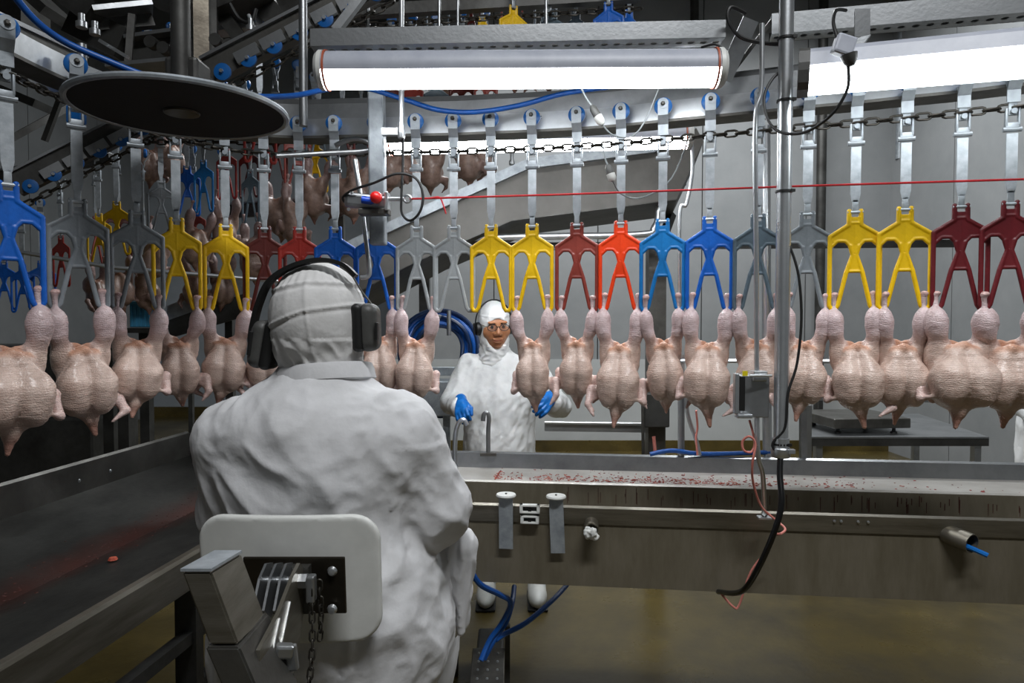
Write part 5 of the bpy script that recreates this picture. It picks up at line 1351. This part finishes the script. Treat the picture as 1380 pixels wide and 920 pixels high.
t = thing('trolley_guard', 'blue plastic wheel guard at the left end of the black disc', 'guard', P(103, 165, 2.0))
MB().box(P(103, 155, 2.1), (0.05, 0.03, 0.055), None, 0.006).build('lower_block', 'wheel_blue', t)
MB().box(P(103, 110, 2.1), (0.035, 0.03, 0.09), None, 0.006).build('upper_block', 'wheel_blue', t)
MB().tube([P(110, 60, 2.1), P(112, 120, 2.1)], 0.014, 10).build('spindle', 'steel', t, True)
# gantry
ga = thing('gantry', 'dark steel machinery frame crowding the upper left corner', 'frame', P(200, 60, 3.0))
def gb(x0, y0, x1, y1, d0, d1, wd, h, m_='steel_dim', nm='beam'): MB().bar(P(x0, y0, d0), P(x1, y1, d1), wd, h).build(nm, m_, ga)
gb(60, -30, 130, 22, 2.8, 2.8, .10, .09); gb(126, 18, 205, 10, 2.8, 2.9, .12, .02, 'steel'); gb(128, 30, 205, 24, 2.85, 2.95, .05, .08)
gb(175, 55, 240, 46, 2.9, 2.9, .10, .015, 'steel'); gb(186, 78, 262, 74, 3.0, 3.0, .2, .13); gb(135, 55, 172, 77, 2.6, 2.6, .02, .012, 'steel_bright', 'rod')
gb(178, 20, 172, 95, 2.7, 2.7, .025, .025); gb(270, -30, 272, 110, 2.9, 2.9, .06, .06, 'plate_dark', 'post'); gb(286, -30, 287, 100, 3.0, 3.0, .04, .04, 'steel_dim', 'post')
gb(250, -20, 250, 90, 2.8, 2.8, .012, .012, 'steel', 'rod'); gb(30, -20, 85, 30, 3.6, 3.6, .3, .05); gb(100, 28, 170, 62, 2.9, 2.9, .09, .13)
gb(200, -20, 300, 10, 3.2, 3.2, .25, .12); gb(290, 10, 360, -20, 3.1, 3.1, .2, .12); gb(288, 44, 345, 38, 3.2, 3.2, .08, .02, 'steel_bright'); gb(300, 20, 330, 60, 3.1, 3.1, .05, .06); gb(350, 0, 380, 35, 3.2, 3.2, .14, .10)
gb(160, 99, 258, 90, 2.3, 2.3, .16, .012, 'steel', 'plate'); gb(258, 90, 300, 120, 2.3, 2.3, .16, .012, 'steel', 'plate')
gb(452, 42, 500, -20, 2.6, 2.6, .035, .03, 'steel'); gb(0, 195, 110, 135, 4.2, 4.6, .03, .04); gb(60, 190, 90, 110, 4.2, 4.2, .03, .03)
gb(20, -30, 20, 90, 4.8, 4.8, .3, .3); gb(0, 120, 60, 145, 4.5, 4.5, .2, .05); gb(330, 15, 420, 30, 3.4, 3.4, .02, .3)
for x, y in ((205, 58), (222, 66), (240, 62), (292, 55), (310, 62)):
    MB().lathe([(0, -.02), (.025, -.02), (.025, .02), (0, .02)], P(x, y, 2.8), (0, 1, 0), 12).build('roller', 'steel_dim', ga, True)
MB().tube(crom([P(310, 5, 2.9), P(322, 25, 2.9), P(338, 30, 2.9), P(345, 12, 2.9)], 5), 0.008, 8).build('cable', 'black', ga, True)
MB().tube(crom([P(335, 20, 2.9), P(342, 40, 2.9), P(338, 60, 2.9)], 5), 0.008, 8).build('cable', 'cable_grey', ga, True)
for x0, y0, d in ((110, 30, 2.5), (338, 35, 2.9), (128, 40, 2.6)):
    MB().lathe([(0, -.02), (.02, -.02), (.02, 0), (.012, .005), (.012, .03), (0, .03)], P(x0, y0, d), (0, 0, 1), 10).build('fitting', 'steel_bright', ga, True)
hd = P(775, -14, 3.7)
t = thing('return_disc', 'second dark disc showing above the perforated channel', 'disc', hd)
MB().lathe([(0, 0), (.17, 0), (.17, .012), (0, .012)], hd, (0, -0.25, 1), 40).build('plate', 'disc_black', t, True)
MB().tube([hd, hd+Vector((0, 0, .8))], 0.03, 12).build('shaft', 'steel_dim', t, True)
for x in (496, 592, 617, 736): pipe('hanger_rod', {496: 'leftmost', 592: 'second from left', 617: 'third from left', 736: 'rightmost'}[x]+' of the thin rods above the perforated channel', [P(x, -60, 2.9), P(x, 40, 2.9)], 0.007, 'steel', 'rod')
for x in (848, 936):
    pipe('wall_conduit', 'dark upright conduit on the wall above the %s end of the tube lamp' % ('middle right' if x < 900 else 'right'), [P(x, -60, 7.35), P(x, 120, 7.35)], 0.045, 'steel_dim')

# second line shackles and carcasses
def yz_at(x, ytop, d):   # shackle hanging so that its neck sits at ytop
    p_ = P(x, ytop, d); return (p_.x, p_.y, p_.z-0.30)
BG = [(157, 272, 3.95, 'yellow', 'yellow shackle of the back line seen between the two grey ones'), (133, 288, 4.1, 'yellow', 'yellow shackle of the back line, lower left of the other yellow one'),
 (82, 318, 4.1, 'red', 'red shackle of the back line seen through the first grey shackle'), (217, 244, 4.0, 'grey', 'dark grey shackle of the back line below the black disc'),
 (274, 216, 4.0, 'teal', 'light blue shackle of the back line below the black disc'), (252, 224, 4.2, 'blue', 'dark blue shackle beside the light blue one in the back line'),
 (5, 352, 4.3, 'blue', 'leftmost blue shackle of the back line seen through the front blue one'), (30, 356, 4.3, 'blue', 'middle blue shackle of the back line seen through the front blue one'), (56, 352, 4.3, 'blue', 'right blue shackle of the back line near the first grey shackle'),
 (425, 190, 4.0, 'yellow', 'yellow back line shackle among dark carcasses above the red shackle'), (305, 200, 4.1, 'red', 'dark red shackle of the back line above the second yellow one'), (335, 198, 4.1, 'maroon', 'maroon shackle of the back line under the disc edge'),
 (692, 8, 3.3, 'yellow', 'yellow shackle above the perforated channel, the larger one'), (650, 22, 3.6, 'yellow', 'smaller yellow shackle above the perforated channel'), (741, 14, 3.4, 'slate', 'left grey shackle above the perforated channel'), (776, 16, 3.5, 'slate', 'right grey shackle above the perforated channel'),
 (820, 3, 3.3, 'blue', 'blue shackle above the perforated channel at the right'), (848, 14, 3.7, 'blue', 'partly hidden blue shackle at the end of the upper row'), (350, 132, 3.2, 'red', 'bright red shackle tip just above the rail left of the lamp')]
for x, y, d, c, lab in BG:
    shackle(yz_at(x, y, d), R(random.Random(x).uniform(-30, 30)), c, lab, 'shackles of the lines in the background', True, 0, True)
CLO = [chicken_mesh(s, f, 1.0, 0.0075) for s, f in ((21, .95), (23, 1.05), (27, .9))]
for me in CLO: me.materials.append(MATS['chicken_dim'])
BC = [(217, 305, 4.1, 20, 'chicken carcass under the dark grey back line shackle'), (272, 285, 4.0, 40, 'carcass hanging from the light blue back line shackle'),
 (305, 268, 4.1, 10, 'carcass of the back line above the second yellow shackle'), (338, 300, 3.9, 150, 'carcass hanging askew behind the maroon shackle of the front line'), (372, 243, 3.9, 170, 'carcass behind the bar of the dark maroon shackle'),
 (402, 250, 3.8, 200, 'carcass behind the bar of the red shackle above the hood'), (430, 215, 3.8, 180, 'carcass behind the bars of the red and blue shackles'), (462, 215, 3.7, 165, 'dark carcass left of the pull cord switch'), (487, 205, 3.9, 190, 'dark carcass right above the pull cord switch'),
 (200, 180, 4.5, 30, 'carcass just under the left part of the black disc'), (230, 175, 4.5, 60, 'second carcass just under the left part of the black disc'), (262, 345, 4.3, 0, 'dark carcass low behind the first yellow shackle of the front'), (300, 345, 4.4, 40, 'dark carcass low behind the second yellow shackle of the front'),
 (160, 345, 4.2, 30, 'dark carcass behind the shiny grey shackle'), (130, 355, 4.4, 80, 'dark carcass seen through the dull grey shackle'), (195, 350, 4.3, 120, 'dark carcass low between the shiny grey and yellow shackles'),
 (528, 180, 4.0, 180, 'dark carcass right beside the pale square post'), (556, 176, 4.1, 160, 'dark carcass behind the bar of the first pale grey shackle'), (588, 180, 4.0, 185, 'dark carcass between the bars of the pale grey shackles'), (622, 172, 4.0, 170, 'dark carcass behind the bar of the empty grey shackle'), (655, 168, 4.1, 200, 'dark carcass behind the bar of the empty yellow shackle'),
 (590, 60, 4.3, 180, 'carcass peeking below the tube lamp above the blue hose'), (635, 56, 4.3, 150, 'second carcass peeking below the tube lamp'), (690, 52, 4.3, 200, 'third carcass peeking below the tube lamp'), (735, 50, 4.4, 170, 'rightmost carcass peeking below the tube lamp')]
for i, (x, y, d, ya, lab) in enumerate(BC):
    o = bpy.data.objects.new('chicken_carcass', CLO[i % 3]); COL.objects.link(o)
    o.location = P(x, y, d); rr = random.Random(i*5+1); o.rotation_euler = (R(rr.uniform(-8, 8)), R(rr.uniform(-12, 12)), R(ya)); o.scale = (1.05,)*3
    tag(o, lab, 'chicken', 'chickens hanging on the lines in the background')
    if i not in (0, 1, 2): shackle(o.location, R(ya), ('slate', 'maroon', 'brown')[i % 3], 'dark shackle of the '+lab, 'shackles of the lines in the background', True, 0, True)
sr = rail_beam('shelf_rail', 'dark rail crossing behind the back line carcasses', P(300, 285, 4.6), P(470, 275, 4.6), .09, .05, 'steel_dim')
for x in (310, 460): MB().bar((P(x, 280, 4.6).x, 4.6, 0), (P(x, 280, 4.6).x, 4.6, P(x, 280, 4.6).z), .05, .05, (0, 1, 0)).build('support', 'steel_dim', sr)
pipe('guide_rod', 'thin bright horizontal rod seen through the grey and yellow shackles', [P(-60, 325, 3.2), P(150, 360, 3.3), P(380, 379, 3.5), P(470, 384, 3.6)], 0.010, 'steel_bright', 'rod')
# dark machine block far left, blue crate, legs and sloping panel behind the left chickens
mk = thing('dark_machine', 'dark machine block behind the left hand chickens', 'machine', (P(70, 600, 4.2).x, 4.2, 0))
MB().box((P(60, 600, 4.3).x-.1, 4.3, 0.50), (1.1, 0.5, 0.75), None, 0.02).build('housing', 'steel_dim', mk)
MB().box((P(60, 600, 4.3).x-.1, 4.3, 1.1), (1.0, 0.4, 0.4), None, 0.02).build('cover', 'steel_dim', mk)
for x in (-.5, .5): MB().bar((P(60, 600, 4.3).x-.1+x, 4.3, 0), (P(60, 600, 4.3).x-.1+x, 4.3, 0.3), .06, .06, (0, 1, 0)).build('leg', 'steel_dim', mk)
for x, d, lab in ((150, 3.6, 'left of two dark upright posts behind the second chicken'), (170, 3.5, 'right of two dark upright posts behind the second chicken'), (258, 4.0, 'thin dark upright behind the first yellow shackle\'s chicken'), (298, 4.1, 'thin dark upright left of the seated worker\'s shoulder')):
    b = P(x, 560, d); tag(MB().bar((b.x, b.y, 0), (b.x, b.y, 1.35), .055 if x < 200 else .025, .055 if x < 200 else .025, (0, 1, 0)).build('steel_upright', 'steel_dim', None), lab, 'post')
t = thing('plastic_crate', 'light blue ribbed plastic crate behind the shiny grey shackle\'s chicken', 'crate', P(195, 440, 4.4))
c = P(196, 424, 4.4); MB().box(c, (0.14, 0.12, 0.16), None, 0.006).build('body', 'crate', t)
for k in range(5): MB().box(c+Vector((-.056+.028*k, -.063, -.01)), (0.008, 0.01, 0.13)).build('rib', 'crate', t)
MB().box(c+Vector((0, 0, .075)), (0.16, 0.14, 0.02), None, 0.004).build('rim', 'crate', t)
t = thing('crate_stand', 'dark stand under the light blue crate', 'stand', (c.x, c.y, 0)); MB().box((c.x, c.y, c.z-.1), (.3, .25, .03)).build('top', 'steel_dim', t)
MB().bar((c.x, c.y, 0), (c.x, c.y, c.z-.1), .06, .06, (0, 1, 0)).build('leg', 'steel_dim', t)
t = thing('slanted_panel', 'slanting grey panel seen through the yellow shackles on the left', 'panel', P(270, 400, 4.4))
MB().prism([P(225, 412, 4.4), P(330, 372, 4.4), P(330, 395, 4.4), P(225, 432, 4.4)], (0, 0.02, 0)).build('sheet', 'galv', t)
MB().prism([P(225, 432, 4.4), P(330, 395, 4.4), P(335, 425, 4.4), P(230, 455, 4.4)], (0, 0.02, 0)).build('lower_sheet', 'steel_dim', t)

# ================================================================== FLOOR ITEMS
pd = thing('foot_pedal', 'steel foot pedal unit on the floor with blue hoses', 'pedal', P(655, 900, 2.3))
pz = Vector((P(655, 900, 2.3).x, 2.45, 0))
MB().box(pz+Vector((0, 0.25, 0.07)), (0.11, 0.36, 0.14), None, 0.01).build('body', 'steel_dim', pd)
MB().box(pz+Vector((0, -.02, 0.20)), (0.12, 0.20, 0.012), Matrix.Rotation(R(10), 3, 'X'), 0.003).build('tread_plate', 'steel_dark', pd)
for i in range(3):
    for j in range(4): MB().lathe([(0, 0), (.006, 0), (.004, .005), (0, .006)], pz+Vector((-.035+.035*i, -.09+.045*j, .202+.008*j-.01)), (0, 0, 1), 8).build('stud', 'steel_bright', pd)
MB().bar(pz+Vector((.07, .1, .02)), pz+Vector((.07, .1, .3)), .02, .03, (0, 1, 0)).build('bracket', 'steel_dim', pd)
MB().box(pz+Vector((0.0, .02, .09)), (.08, .12, .18)).build('pivot_block', 'steel_dim', pd)
for k, (lab, pts) in enumerate((('blue hose running from the lap side down to the foot pedal', [P(626, 750, 2.15), P(645, 785, 2.2), P(672, 800, 2.3), P(688, 812, 2.35), P(676, 840, 2.4), P(660, 862, 2.4), P(648, 890, 2.36)]),
              ('blue hose dropping straight from the trough to the foot pedal', [P(693, 790, 2.6), P(690, 812, 2.5), P(682, 838, 2.45), P(668, 858, 2.42), P(652, 888, 2.4)]),
              ('blue hose slanting from the trough underside to the foot pedal', [P(764, 788, 2.7), P(745, 808, 2.6), P(710, 838, 2.5), P(680, 854, 2.45), P(668, 862, 2.42)]))):
    tag(MB().tube(crom(pts, 6), 0.0095, 8).build('blue_hose', 'hose_blue', None, True), lab, 'hose', 'blue hoses at the foot pedal')
